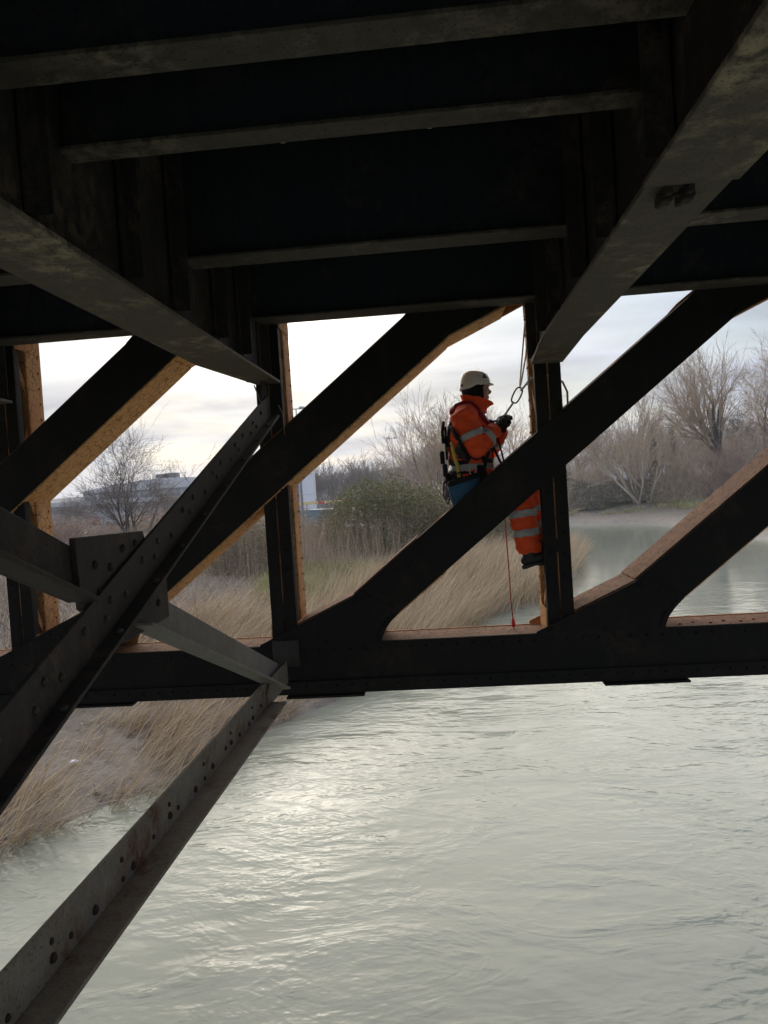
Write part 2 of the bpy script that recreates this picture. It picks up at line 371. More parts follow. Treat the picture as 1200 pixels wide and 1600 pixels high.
# diagonals with bent cover plates and gusset plates
def diag(p, covers):
    """p: x of the post at whose foot the diagonal starts"""
    C = Vector((p + 1.98, 5.157)); D = Vector((DX, DZ)); N = Vector((-DZ, DX)); H = 0.16
    t0, t1 = (3.88 - C.y) / DZ, (6.44 - C.y) / DZ
    def P(t, n): return tuple(C + D * t + N * n)
    near = [P(t0 + 0.12, -H), P(t1 + 0.12, -H), P(t1 - 0.12, H), P(t0 - 0.12, H)]
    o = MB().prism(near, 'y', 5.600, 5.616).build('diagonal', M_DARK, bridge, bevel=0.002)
    MB().prism([P(t0 + 0.2, -H), P(t1, -H), P(t1, -H + 0.012), P(t0 + 0.2, -H + 0.012)], 'y', 5.617, 5.72).build('edge_angle', M_DARK, o)
    MB().prism([P(t0, H - 0.012), P(t1 - 0.2, H - 0.012), P(t1 - 0.2, H), P(t0, H)], 'y', 5.617, 5.72).build('edge_angle', M_DARK, o)
    bot, top = [], []
    tb = (4.234 - 5.157 - DX * H) / DZ                      # where the foot gusset leaves the upper edge
    for a, b in covers:
        a2, b2 = t0 + (t1 - t0) * a, t0 + (t1 - t0) * b
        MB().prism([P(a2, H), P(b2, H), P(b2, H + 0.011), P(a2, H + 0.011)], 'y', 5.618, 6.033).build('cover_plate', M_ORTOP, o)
        MB().prism([P(a2, -H - 0.011), P(b2, -H - 0.011), P(b2, -H), P(a2, -H)], 'y', 5.618, 6.033).build('cover_plate', M_ORANGE, o)
    MB().prism([P(t0 + 0.12, -H + 0.002), P(t1 + 0.12, -H + 0.002), P(t1 - 0.12, H - 0.002), P(t0 - 0.12, H - 0.002)], 'y', 6.036, 6.0505).build('far_plate', M_ORANGE2, o)
    foot = [(p - 0.19, 3.86), (p - 0.19, 3.888), (p + 0.552, 4.226), (p + 0.60, 4.255), (p + 0.881, 4.085), (p + 0.81, 4.015), (p + 0.765, 3.955), (p + 0.74, 3.90), (p + 0.735, 3.86)]
    head = [(2 * C.x - x, 2 * C.y - z) for x, z in foot]
    head = [(2 * C.x - x, 2 * C.y - z) for x, z in foot[:6] + [(p + 0.60, 3.86)]]
    for poly in (foot, head):
        g = MB().prism(poly, 'y', 5.586, 5.5985).build('gusset_plate', M_DARK, o, bevel=0.002)
        cx = sum(q[0] for q in poly) / len(poly); cz = sum(q[1] for q in poly) / len(poly)
        rivet_rows([(cx + (x - cx) * 0.86 , 5.586, cz + (z - cz) * 0.80) for (x, z), (x2, z2) in zip(poly, poly[1:] + poly[:1])] +
                   [(cx + ((x + x2) / 2 - cx) * 0.84, 5.586, cz + ((z + z2) / 2 - cz) * 0.80) for (x, z), (x2, z2) in zip(poly, poly[1:] + poly[:1])], (0, -1, 0), M_DARK, o)
        MB().prism([(x, z) for x, z in poly], 'y', 6.0525, 6.064).build('far_gusset', M_ORANGE2, o)
    a, b = Vector((p + 0.10, 3.888 + 0.29 * 0.4536)), Vector((p + 0.575, 4.232)); n = Vector((b.y - a.y, a.x - b.x)).normalized() * -0.011
    q = [tuple(a), tuple(b), tuple(b + n), tuple(a + n)]
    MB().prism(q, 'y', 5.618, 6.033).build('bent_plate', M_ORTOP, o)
    MB().prism([(2 * C.x - x, 2 * C.y - z) for x, z in q], 'y', 5.618, 6.033).build('bent_plate', M_ORANGE, o)
    return o
for k in range(-5, 3):
    p = PX + k * BAY
    o = diag(p, ((0.088, 0.24),) if k == -1 else ((0.088, 0.912),))
    if k == -1:     # the diagonal the worker straddles is laced instead of plated in its middle
        C = Vector((p + 1.98, 5.157)); D = Vector((DX, DZ)); N = Vector((-DZ, DX))
        for a in (-1.0, 0.75, 1.0):
            for s in (-1, 1):
                c = C + D * a + N * s * 0.148; e = C + D * (a + 0.22) + N * s * 0.148
                MB().bar((c.x, 5.66, c.y), (e.x, 6.03, e.y), 0.06, 0.010, (D.x, 0, D.y)).build('lacing_bar', M_ORANGE2, o)

# cross girders
def girder(xc, far_w, near_w, detail):
    o = MB().box(xc - 0.01, xc + 0.01, -1.0, 5.57, 5.872, 6.885).build('cross_girder', M_WEB, bridge)
    w0, w1 = near_w; f0, f1 = far_w
    MB().prism([(w0, -1.0), (w1, -1.0), (w1, 4.6), (f1, 5.565), (f0, 5.565), (w0, 4.6)], 'z', 5.840, 5.860).build('bottom_flange', M_FLANGE, o, bevel=0.002)
    MB().box(xc - 0.085, xc - 0.0105, -1.0, 5.56, 5.861, 5.873).box(xc + 0.0105, xc + 0.085, -1.0, 5.56, 5.861, 5.873).box(xc - 0.022, xc - 0.0105, -1.0, 5.56, 5.874, 5.96).box(xc + 0.0105, xc + 0.022, -1.0, 5.56, 5.874, 5.96).build('flange_angle', M_WEB, o)
    for y in (0.9, 1.6, 2.4, 3.15, 3.75, 4.45, 5.0):
        for s in (-1, 1):
            MB().box(*sorted((xc + s * 0.0225, xc + s * 0.034)), y - 0.04, y + 0.04, 5.965, 6.88).box(*sorted((xc + s * 0.034, xc + s * 0.10)), y - 0.006, y + 0.006, 5.965, 6.88).build('stiffener', M_WEB, o)
    for s in (-1, 1):
        MB().box(*sorted((xc + s * 0.0225, xc + s * 0.036)), 5.47, 5.568, 5.88, 6.6).box(*sorted((xc + s * 0.036, xc + s * 0.10)), 5.556, 5.568, 5.88, 6.6).build('end_angle', M_BRACE, o, bevel=0.002)
        MB().prism([(5.5, 5.965), (5.5, 6.3), (5.16, 6.6), (5.05, 6.6), (5.05, 5.965)], 'x', *sorted((xc + s * 0.011, xc + s * 0.022))).build('web_plate', M_BRACE, o)
    rivet_rows([(xc + s * 0.022, y, 5.92) for s in (-1, 1) for y in np.arange(1.0, 5.4, 0.11)], (1, 0, 0), M_WEB, o, 0.012)
    if detail:
        MB().prism([(w0 - 0.022, -1.0), (w1, -1.0), (w1, 2.26), (w0 - 0.022, 2.26)], 'z', 5.822, 5.839).build('cover_plate', M_FLANGE, o, bevel=0.002)
        for dx in (0.715, 0.775):
            MB().box(dx - 0.010, dx + 0.010, 2.27, 2.40, 5.805, 5.8385).box(dx - 0.016, dx + 0.016, 2.30, 2.345, 5.793, 5.8045).build('clamp_lug', M_RIVET, o, bevel=0.003)
        MB().tube([(0.69, 2.32, 5.815), (0.80, 2.32, 5.815)], 0.008, 8).build('clamp_bar', M_RIVET, o)
    return o
for k in KS:
    x = PX + k * BAY
    if k == -1: girder(-1.295, (-1.318, -1.135), (-1.455, -1.14), False)
    elif k == 0: girder(0.785, (0.708, 0.935), (0.655, 0.905), True)
    else: girder(x - 0.03, (x - 0.12, x + 0.10), (x - 0.16, x + 0.10), False)

# stringers between the cross girders, and the deck plates they carry
STR = ((0.95, 1.06), (2.10, 2.235), (2.64, 2.75), (3.945, 4.125), (5.372, 5.582))
EDG = [{-1: -1.295, 0: 0.785}.get(k, PX + k * BAY - 0.03) for k in KS]
for a, b in zip(EDG[:-1], EDG[1:]):
    a2, b2 = a + 0.0125, b - 0.0125
    for y0, y1 in STR:
        ym = (y0 + y1) / 2
        o = MB().box(a2, b2, ym - 0.008, ym + 0.008, 6.296, 6.885).build('stringer', M_DECK, bridge)
        MB().box(a2, b2, y0, y1, 6.280, 6.2955).build('bottom_flange', M_FLANGE2, o, bevel=0.002)
        for s in (-1, 1):
            MB().prism([(a2 + 0.005, 6.30), (a2 + 0.16, 6.30), (a2 + 0.005, 6.5)], 'y', ym + s * 0.0085, ym + s * 0.018).build('end_bracket', M_WEB, o)
            MB().prism([(b2 - 0.005, 6.30), (b2 - 0.16, 6.30), (b2 - 0.005, 6.5)], 'y', ym + s * 0.0085, ym + s * 0.018).build('end_bracket', M_WEB, o)
seams = [0.06 + 0.78 * i for i in range(-11, 9)]
for a, b in zip(seams[:-1], seams[1:]):
    o = MB().box(a + 0.004, b - 0.004, -4.0, 6.6, 6.89, 6.93).build('deck_plate', M_DECK, bridge)
    MB().box(b - 0.012, b + 0.012, -4.0, 6.55, 6.872, 6.889).build('seam_bar', M_LIME, o)
for s, y in ((0.06, 3.3), (0.06, 4.2), (-0.72, 3.4), (-0.72, 4.3)):
    MB().box(s - 0.03, s + 0.03, y - 0.012, y + 0.012, 6.855, 6.871).build('seam_clip', M_LIME, bridge)

# cross frame below the left girder: two crossing angles, a gusset, a bottom strut
def angle(name, u0, u1, w, out, t, mat, x=-1.24):
    """u0,u1 upper edge (y,z); leg of width w in the frame plane, lower leg of width out towards +x"""
    a = Vector((x, *u0)); b = Vector((x, *u1)); d = (b - a).normalized(); n = Vector((0, -d.z, d.y))
    if n.z < 0: n = -n
    l = (b - a).length / 2; c = (a + b) / 2
    m = MB().obox(c - n * w / 2, d * l, n * w / 2, Vector((t / 2, 0, 0)))
    m.obox(c - n * (w - t / 2) + Vector((t / 2 + out / 2, 0, 0)), d * l, n * t / 2, Vector((out / 2 - 0.0005, 0, 0)))
    o = m.build(name, mat, bridge, bevel=0.0025)
    return o, a, d, n
t = 0.016
zp = lambda y: 4.48 + 0.3605 * (y - 1.97)
o, a, d, n = angle('sway_brace', (-0.35, zp(-0.35)), (5.50, zp(5.50)), 0.170, 0.062, t, M_BRACE, -1.225)
o['label'] = 'dark angle brace rising from lower left to the post'
for i in range(38):
    u = 0.9 + i * 0.135 + 0.05 * math.sin(i * 1.7)
    rivet(a + d * u - n * (0.055 if i % 2 else 0.10) + Vector((t / 2, 0, 0)), (1, 0, 0), o, RIVB, 0.9)
    if i % 3 == 1: rivet(a + d * u - n * (0.170 - t) + Vector((t / 2 + 0.035, 0, 0)), n, o, RIVB)
zq = lambda y: 5.034 - 0.3727 * (y - 2.045)
for y0, y1, lab in ((-0.2, 2.51, 'upper half of the falling brace'), (2.95, 5.40, 'lighter grey lower half of the falling brace')):
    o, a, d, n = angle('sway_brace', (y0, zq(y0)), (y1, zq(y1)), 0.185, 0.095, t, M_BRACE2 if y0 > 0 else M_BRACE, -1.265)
    o['label'] = lab
    for i in range(int((y1 - y0 - 0.2) / 0.16)):
        u = 0.12 + i * 0.16
        rivet(a + d * u - n * (0.185 - t) + Vector((t / 2 + 0.05, 0, 0)), n, o, s=0.9)
g = MB().prism([(2.465, 4.66), (2.45, 4.905), (3.03, 4.895), (3.06, 4.84), (3.26, 4.84), (3.26, 4.50), (2.80, 4.48)], 'x', -1.2565, -1.2335).build('frame_gusset', M_BRACE, bridge, bevel=0.003)
for y, z in ((2.58, 4.80), (2.70, 4.78), (2.82, 4.84), (2.94, 4.85), (2.60, 4.70), (3.02, 4.60), (3.14, 4.58)): rivet((-1.2335, y, z), (1, 0, 0), g)
o, a, d, n = angle('bottom_strut', (-0.4, 3.785), (5.0, 3.775), 0.175, 0.115, t, M_STRUT, -1.245)
o['label'] = 'pale rust-spotted bottom strut running towards the truss'
for i in range(30):
    u = 1.5 + i * 0.165 + 0.04 * math.sin(i * 2.3)
    rivet(a + d * u - n * (0.120 + 0.012 * math.sin(i * 5.1)) + Vector((t / 2, 0, 0)), (1, 0, 0), o, s=0.85 + 0.2 * math.sin(i * 3.3))
    if i % 3 == 0: rivet(a + d * u - n * 0.06 + Vector((t / 2, 0, 0)), (1, 0, 0), o, s=0.65)
MB().prism([(4.90, 3.60), (4.90, 3.70), (5.0, 3.765), (5.56, 3.765), (5.56, 3.60)], 'x', -1.2365, -1.226).build('end_plate', M_STRUT, o, bevel=0.002)
MB().box(-1.33, -1.13, 5.555, 5.577, 3.72, 3.92).build('end_plate', M_BRACE, o, bevel=0.003)
MB().prism([(5.36, 5.66), (5.55, 5.58), (5.55, 5.8385), (5.40, 5.8385)], 'x', -1.2485, -1.2340).build('frame_gusset', M_BRACE, bridge, bevel=0.003)
# dry grass stalks caught on the brace end
M_STRAW = plain('straw', (0.5, 0.42, 0.25), 0.8)
for pts, r_ in (([(-1.13, 5.42, 5.66), (-1.11, 5.45, 5.6), (-1.115, 5.5, 5.45)], [0.003, 0.0025, 0.001]), ([(-1.32, 5.5, 5.83), (-1.30, 5.52, 5.76), (-1.28, 5.5, 5.70)], [0.006, 0.005, 0.002])):
    MB().tube(pts, r_, 5).build('caught_stalk', M_STRAW, bridge)
# ------------------------------------------------------------------ river and ground
LEFT = [(-14, -300), (-12, -40), (-10.5, -5), (-8.8, 3), (-7.9, 7.5), (-6.85, 10.6), (-6.07, 11.6), (-5.15, 12.6), (-3.96, 16.3), (-2.5, 18.4), (1.4, 28.3), (3.67, 31.1), (7.0, 41.8), (8.3, 48), (7.2, 58), (2, 66), (-7, 70)]
RIGHT = [(-7, 71.5), (2, 80), (8, 87), (13.98, 84.7), (20.6, 80.8), (21.5, 75), (21.2, 65), (21.8, 53.6), (25, 42), (30, 22), (34, 0), (38, -60), (44, -300)]
RIVER = LEFT + RIGHT
def fbm(x, y, seed=0):
    """cheap smooth value made of rotated sines, about -1..1"""
    r = np.random.RandomState(seed); s = np.zeros_like(x, float); amp = 0
    for o in range(5):
        for _ in range(3):
            a = r.uniform(0, 6.28); f = 2 ** o * r.uniform(0.8, 1.25); ph = r.uniform(0, 6.28)
            s += np.sin((x * math.cos(a) + y * math.sin(a)) * f + ph) / (1.7 ** o)
        amp += 1.6 / (1.7 ** o)
    return s / amp
def river_dist(x, y):
    """distance to the shoreline, negative in the water"""
    x = np.asarray(x, float); y = np.asarray(y, float); d = np.full(x.shape, 1e9); ins = np.zeros(x.shape, bool)
    n = len(RIVER)
    for i in range(n):
        (ax, ay), (bx, by) = RIVER[i], RIVER[(i + 1) % n]
        ex, ey = bx - ax, by - ay; t = np.clip(((x - ax) * ex + (y - ay) * ey) / (ex * ex + ey * ey), 0, 1)
        d = np.minimum(d, np.hypot(x - ax - t * ex, y - ay - t * ey))
        c = (ay > y) != (by > y)
        ins ^= c & (x < (bx - ax) * (y - ay) / (by - ay + 1e-12) + ax)
    return np.where(ins, -d, d)
def ground_z(x, y):
    x = np.asarray(x, float); y = np.asarray(y, float)
    d = river_dist(x, y) + 0.35 * fbm(x * 0.9, y * 0.9, 3) + 0.12 * fbm(x * 3, y * 3, 4)
    far = np.clip((x * 0.45 + y - 62) / 8, 0, 1) * np.clip((x + 9) / 6, 0, 1)
    left = 2.1 * (1 - np.exp(-np.maximum(d, 0) / 6.5)) + 0.10 * fbm(x * 0.6, y * 0.6, 5) * np.clip(d / 3, 0, 1)
    right = 1.35 * (1 - np.exp(-np.maximum(d, 0) / 3.0)) + 2.4 * np.clip((d - 5) / 14, 0, 1) ** 1.2 + 0.22 * fbm(x * 0.5, y * 0.5, 6) * np.clip(d / 3, 0, 1)
    z = left * (1 - far) + right * far + 0.05 * fbm(x * 2.3, y * 2.3, 7) * np.clip(d / 1.0, 0, 1)
    return np.where(d > 0, z, np.maximum(d * 0.35, -1.6))
def gz(x, y): return float(ground_z(np.array([x]), np.array([y]))[0])
def axis(lo, hi, step, end0, end1, grow=1.16):
    a = list(np.arange(lo, hi, step)); s = step; v = lo
    while v > end0: s *= grow; v -= s; a.insert(0, v)
    s = step; v = a[-1]
    while v < end1: s *= grow; v += s; a.append(v)
    return np.array(a)
gx = axis(-16, 30, 0.35, -2600, 2600); gy = axis(4, 92, 0.4, -900, 4200)
X, Y = np.meshgrid(gx, gy); Z = ground_z(X, Y)
Z += np.clip((Y - 300) / 1500, 0, 1) * 4
nx, ny = len(gx), len(gy); ii = np.arange(nx * ny).reshape(ny, nx)
q = np.stack([ii[:-1, :-1], ii[:-1, 1:], ii[1:, 1:], ii[1:, :-1]], -1).reshape(-1, 4)
m = Mat('river_bank'); p = m.pos(); sz = m.nd('ShaderNodeSeparateXYZ'); m.L(m.geo.outputs['Position'], sz.inputs[0])
n1 = m.noise(p, 0.35, 5, 0.6); n2 = m.noise(p, 2.5, 6, 0.65); n3 = m.noise(p, 14, 4, 0.6)
mud = m.mix(m.ramp(n2, 0.35, 0.65), (0.16, 0.122, 0.088), (0.28, 0.228, 0.168))
thatch = m.mix(m.ramp(n2, 0.35, 0.65), (0.085, 0.065, 0.045), (0.15, 0.118, 0.082))
green = m.mix(m.ramp(n3, 0.35, 0.65), (0.10, 0.125, 0.04), (0.19, 0.20, 0.075))
land = m.mix(m.ramp(n1, 0.54, 0.66, 0.0, 0.7), thatch, green)
hgt = m.math('ADD', sz.outputs[2], m.math('MULTIPLY', m.math('SUBTRACT', n2, 0.5), 0.9))
c = m.mix(m.ramp(hgt, 0.45, 1.0), mud, land)
c = m.mix(m.ramp(hgt, 0.02, 0.16, 0.55, 0.0), c, (0.10, 0.088, 0.075))
m.color(c); m.set(Roughness=m.ramp(hgt, 0.0, 0.5, 0.35, 0.9)); m.bump(m.math('ADD', n2, m.math('MULTIPLY', n3, 0.4)), 0.12, 0.9)
ground = link('ground', np_mesh('ground', np.stack([X, Y, Z], -1).reshape(-1, 3), q), m.m, smooth=True); tag(ground, 'muddy river banks and flat land beyond', kind='structure')

wx = axis(-16, 46, 2.0, -60, 70, 1.3); wy = axis(-20, 96, 2.0, -300, 100, 1.4)
X, Y = np.meshgrid(wx, wy); nx, ny = len(wx), len(wy); ii = np.arange(nx * ny).reshape(ny, nx)
q = np.stack([ii[:-1, :-1], ii[:-1, 1:], ii[1:, 1:], ii[1:, :-1]], -1).reshape(-1, 4)
m = Mat('silty_water'); m.color(m.mix(m.ramp(m.noise(m.pos(), 0.25, 4, 0.6, 0.8), 0.35, 0.65), (0.20, 0.212, 0.152), (0.245, 0.252, 0.186)))
m.set(Roughness=0.09, IOR=1.333); m.b.inputs['Specular IOR Level'].default_value = 0.5
def wmap(sx, sy, rot, loc=(0, 0, 0)): 
    mp = m.nd('ShaderNodeMapping'); mp.inputs['Scale'].default_value = (sx, sy, 1); mp.inputs['Rotation'].default_value = (0, 0, rot); mp.inputs['Location'].default_value = loc; m.L(m.geo.outputs['Position'], mp.inputs['Vector']); return mp.outputs[0]
h0 = m.noise(wmap(0.30, 0.55, 0.5), 1.0, 2, 0.4, 1.6)                   # slow boils of the current
h1 = m.noise(wmap(0.8, 1.5, -0.25), 1.0, 2, 0.45, 0.5)                   # waves
h2 = m.noise(wmap(1.0, 1.9, 0.20), 2.6, 2, 0.5, 0.4)                     # ripples
h3 = m.noise(wmap(1.0, 1.5, -0.6), 7.5, 2, 0.5, 0.3)                     # fine chop, in drifting patches
pt = m.ramp(m.noise(wmap(0.4, 0.7, 0.3, (5, 3, 0)), 1.0, 4, 0.6, 1.5), 0.40, 0.62, 0.12, 1.0)
h = m.math('ADD', m.math('ADD', m.math('MULTIPLY', h0, 1.0), m.math('MULTIPLY', h1, 0.62)), m.math('ADD', m.math('MULTIPLY', m.math('MULTIPLY', h2, 0.42), m.ramp(pt, 0.12, 1.0, 0.45, 1.0)), m.math('MULTIPLY', m.math('MULTIPLY', h3, 0.20), pt)))
sy_ = m.nd('ShaderNodeSeparateXYZ'); m.L(m.geo.outputs['Position'], sy_.inputs[0])
h = m.math('MULTIPLY', h, m.ramp(sy_.outputs[1], 17.0, 36.0, 1.0, 0.13))          # the reach round the bend lies calm
m.bump(h, 0.046, 1.0)
river = link('river', np_mesh('river', np.stack([X, Y, X * 0], -1).reshape(-1, 3), q), m.m, smooth=True); tag(river, 'silty grey-green river with swirling ripples', kind='structure')

# far hills
m = Mat('far_hill'); n1 = m.noise(m.pos(), 0.02, 6, 0.65); n2 = m.noise(m.pos(), 0.12, 5, 0.7)
m.color(m.mix(m.ramp(n2, 0.4, 0.6), m.mix(m.ramp(n1, 0.45, 0.6), (0.045, 0.04, 0.026), (0.09, 0.105, 0.045)), (0.07, 0.055, 0.04))); m.set(Roughness=0.95); m.bump(n2, 3.0, 1.0)
hx = np.linspace(-1300, 1500, 220); hy = np.linspace(430, 1500, 60); X, Y = np.meshgrid(hx, hy)
prof = np.interp(X, [-1300, -500, -160, -40, 40, 200, 330, 420, 560, 900, 1500], [14, 18, 22, 27, 32, 26, 34, 58, 72, 55, 30])
sl = np.clip((Y - 430) / 420, 0, 1); Z = prof * sl * sl * (3 - 2 * sl) * (1 + 0.12 * fbm(X * 0.006, Y * 0.006, 9)) + 2.0 * fbm(X * 0.05, Y * 0.05, 10) * sl + 0.9 * fbm(X * 0.3, Y * 0.3, 12) * sl - 3 * (1 - sl)
nx, ny = 220, 60; ii = np.arange(nx * ny).reshape(ny, nx)
q = np.stack([ii[:-1, :-1], ii[:-1, 1:], ii[1:, 1:], ii[1:, :-1]], -1).reshape(-1, 4)
hills = link('hills', np_mesh('hills', np.stack([X, Y, Z], -1).reshape(-1, 3), q), m.m, smooth=True); tag(hills, 'low wooded hills on the skyline', kind='structure')
def hill_z(x, y):
    pr = np.interp(x, [-1300, -500, -160, -40, 40, 200, 330, 420, 560, 900, 1500], [14, 18, 22, 27, 32, 26, 34, 58, 72, 55, 30]); s = min(1, max(0, (y - 430) / 420)); return pr * s * s * (3 - 2 * s)

# ------------------------------------------------------------------ vegetation makers
def tube_arrays(polys, nmin=3):
    """polys: list of (points[k,3], radii[k], sides) -> verts, quads"""
    V, Q = [], []; b = 0
    for pts, rad, n in polys:
        k = len(pts); d = np.gradient(pts, axis=0); d /= np.linalg.norm(d, axis=1, keepdims=True) + 1e-9
        u = np.where(np.abs(d[:, 2:3]) < 0.9, np.array([[0, 0, 1.0]]), np.array([[1.0, 0, 0]]))
        s = np.cross(d, u); s /= np.linalg.norm(s, axis=1, keepdims=True); t = np.cross(s, d)
        a = np.arange(n) * 2 * math.pi / n
        ring = pts[:, None, :] + rad[:, None, None] * (np.cos(a)[None, :, None] * s[:, None, :] + np.sin(a)[None, :, None] * t[:, None, :])
        V.append(ring.reshape(-1, 3)); i = np.arange(k - 1)[:, None] * n; j = np.arange(n)[None, :]; j2 = (j + 1) % n
        Q.append((np.stack([i + j, i + j2, i + n + j2, i + n + j], -1) + b).reshape(-1, 4)); b += k * n
    return np.concatenate(V), np.concatenate(Q)
def grow(rng, out, p, d, L, r, lvl, maxl, par):
    n = 5 if lvl < 2 else (4 if lvl < 3 else 3)
    pts = [p]; dirs = []; q = p.copy(); dd = d.copy()
    for i in range(n):
        dd = dd + rng.normal(0, par['jit'], 3) + np.array([0, 0, par['up'][min(lvl, 4)]]); dd /= np.linalg.norm(dd)
        q = q + dd * L / n; pts.append(q.copy()); dirs.append(dd.copy())
    pts = np.array(pts); tip = max(par['rmin'] * 0.5, r * par['tip']); rad = np.linspace(r, tip, n + 1)
    out.append((pts, rad, lvl))
    if lvl >= maxl: return
    nc = par['kids'][min(lvl, len(par['kids']) - 1)]; nc = max(1, int(rng.poisson(nc)))
    for c in range(nc):
        t = rng.uniform(par['t0'][min(lvl, len(par['t0']) - 1)], 1.0) if c else 1.0
        i = min(n - 1, int(t * n)); f = t * n - i; bp = pts[i] * (1 - f) + pts[i + 1] * f; bd = dirs[i]
        ax = rng.normal(0, 1, 3); ax -= bd * ax.dot(bd); ax /= np.linalg.norm(ax) + 1e-9
        an = rng.uniform(*par['ang']) * (0.45 if c == 0 else 1.0)
        nd_ = bd * math.cos(an) + ax * math.sin(an)
        rr = (r + (tip - r) * t) * rng.uniform(0.55, 0.8)
        grow(rng, out, bp, nd_, L * rng.uniform(*par['len']), max(par['rmin'], rr), lvl + 1, maxl, par)
PAR = dict(jit=0.10, up=(0.05, 0.05, 0.04, 0.03, 0.0), kids=(5, 5, 4.5, 4, 3), t0=(0.35, 0.25, 0.2, 0.15), ang=(0.35, 0.85), len=(0.5, 0.78), rmin=0.009, tip=0.45)
def tree_meshes(seed, stems, L, r, maxl, par=None, **kw):
    """stems: list of (offset, direction) -> (trunk mesh arrays, crown mesh arrays) with the root at the origin"""
    rng = np.random.RandomState(seed); pr = dict(PAR); pr.update(par or {}); out = []
    for off, d in stems:
        d = np.array(d, float); d /= np.linalg.norm(d)
        grow(rng, out, np.array(off, float), d, L * rng.uniform(0.85, 1.1), r * rng.uniform(0.8, 1.1), 0, maxl, pr)
    tr = [(p, q, 7) for p, q, l in out if l <= 1]; cr = [(p, q, 4 if l <= 2 else 3) for p, q, l in out if l > 1]
    return tube_arrays(tr), tube_arrays(cr)
def make_tree(name, label, meshes, loc, mt, mc, group=None, rz=0.0, s=1.0):
    o = thing(name, label, 'tree' if 'tree' in name else 'shrub', loc, group); o.rotation_euler.z = rz; o.scale = (s, s, s)
    for nm, me, mm in (('trunk', meshes[0], mt), ('crown', meshes[1], mc)):
        if not me.materials: me.materials.append(mm)
        c = bpy.data.objects.new(nm, me); COL.objects.link(c); c.parent = o
    return o
def to_mesh(pair, nm): return (np_mesh(nm + '_trunk', *pair[0]), np_mesh(nm + '_crown', *pair[1]))
def blades(rng, roots, length, width, az, tilt, bend, segs=4, az_j=0.35):
    """bent ribbon stalks: roots [n,3]; tilt from the vertical at the base, bend added towards the tip"""
    n = len(roots); az = az + rng.normal(0, az_j, n); V = np.zeros((n, segs + 1, 2, 3)); p = roots.copy()
    wa = az + rng.uniform(-1.2, 1.2, n) + math.pi / 2; wd = np.stack([np.cos(wa), np.sin(wa), np.zeros(n)], -1)
    for i in range(segs + 1):
        w = width * (1.0 - 0.8 * i / segs)
        V[:, i, 0] = p - wd * w[:, None] / 2; V[:, i, 1] = p + wd * w[:, None] / 2
        th = tilt + bend * ((i + 0.5) / segs) ** 1.3; st = (length / segs)[:, None]
        p = p + st * np.stack([np.sin(th) * np.cos(az), np.sin(th) * np.sin(az), np.cos(th)], -1)
    idx = np.arange(n * (segs + 1) * 2).reshape(n, segs + 1, 2)
    Q = np.stack([idx[:, :-1, 0], idx[:, :-1, 1], idx[:, 1:, 1], idx[:, 1:, 0]], -1).reshape(-1, 4)
    return V.reshape(-1, 3), Q, p
def quads_at(rng, pts, size, flat=0.0):
    """small leaf faces with random turns"""
    n = len(pts); a = rng.normal(0, 1, (n, 3)); a /= np.linalg.norm(a, axis=1, keepdims=True); b = rng.normal(0, 1, (n, 3)); b[:, 2] *= (1 - flat)
    b -= a * (a * b).sum(1, keepdims=True); b /= np.linalg.norm(b, axis=1, keepdims=True); s = size[:, None]
    V = np.stack([pts - a * s, pts + b * s * 0.45, pts + a * s, pts - b * s * 0.45], 1).reshape(-1, 3)
    return V, np.arange(n * 4).reshape(n, 4)
def join(parts):
    V, Q, b = [], [], 0
    for v, q_ in parts: V.append(v); Q.append(q_ + b); b += len(v)
    return np.concatenate(V), np.concatenate(Q)

M_REED = plant('dry_reed', (0.22, 0.15, 0.085), (0.74, 0.59, 0.38), (0.44, 0.325, 0.20), 0.5, trans=0.3)
M_REED2 = plant('grey_reed', (0.15, 0.105, 0.07), (0.52, 0.41, 0.28), (0.32, 0.225, 0.155), 0.4, trans=0.2)
M_BRAMB = plant('bramble_stem', (0.24, 0.175, 0.135), (0.44, 0.345, 0.27), (0.34, 0.22, 0.175), 0.35)
M_GRASS = plant('bank_grass', (0.19, 0.20, 0.06), (0.38, 0.35, 0.14), (0.46, 0.38, 0.22), 0.5, trans=0.2)
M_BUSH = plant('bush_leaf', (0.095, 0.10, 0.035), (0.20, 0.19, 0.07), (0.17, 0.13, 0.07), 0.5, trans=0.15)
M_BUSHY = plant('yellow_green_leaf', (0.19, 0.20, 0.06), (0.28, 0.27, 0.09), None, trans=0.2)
M_IVY = plant('ivy_leaf', (0.035, 0.05, 0.022), (0.075, 0.09, 0.045), None, trans=0.05)
M_BRLEAF = plant('bramble_leaf', (0.14, 0.135, 0.085), (0.27, 0.25, 0.17), (0.22, 0.175, 0.125), 0.5, trans=0.1)
M_PLUME = plant('seed_plume', (0.30, 0.25, 0.19), (0.46, 0.39, 0.31))
M_BARK = plain('grey_bark', (0.135, 0.108, 0.085), 0.9, var=0.35, scale=6.0, relief=0.02)
M_BARKD = plain('dark_bark', (0.075, 0.06, 0.048), 0.9, var=0.35, scale=6.0, relief=0.02)
M_TWIG = plain('pale_twig', (0.47, 0.36, 0.245), 0.85, var=0.25, scale=1.5)
M_PALE = plain('pale_bark', (0.40, 0.33, 0.24), 0.85, var=0.25, scale=1.5)
M_TWIGR = plain('red_brown_twig', (0.36, 0.245, 0.18), 0.85, var=0.25, scale=1.5)
M_TWIGD = plain('dark_twig', (0.17, 0.135, 0.105), 0.85, var=0.25, scale=1.5)

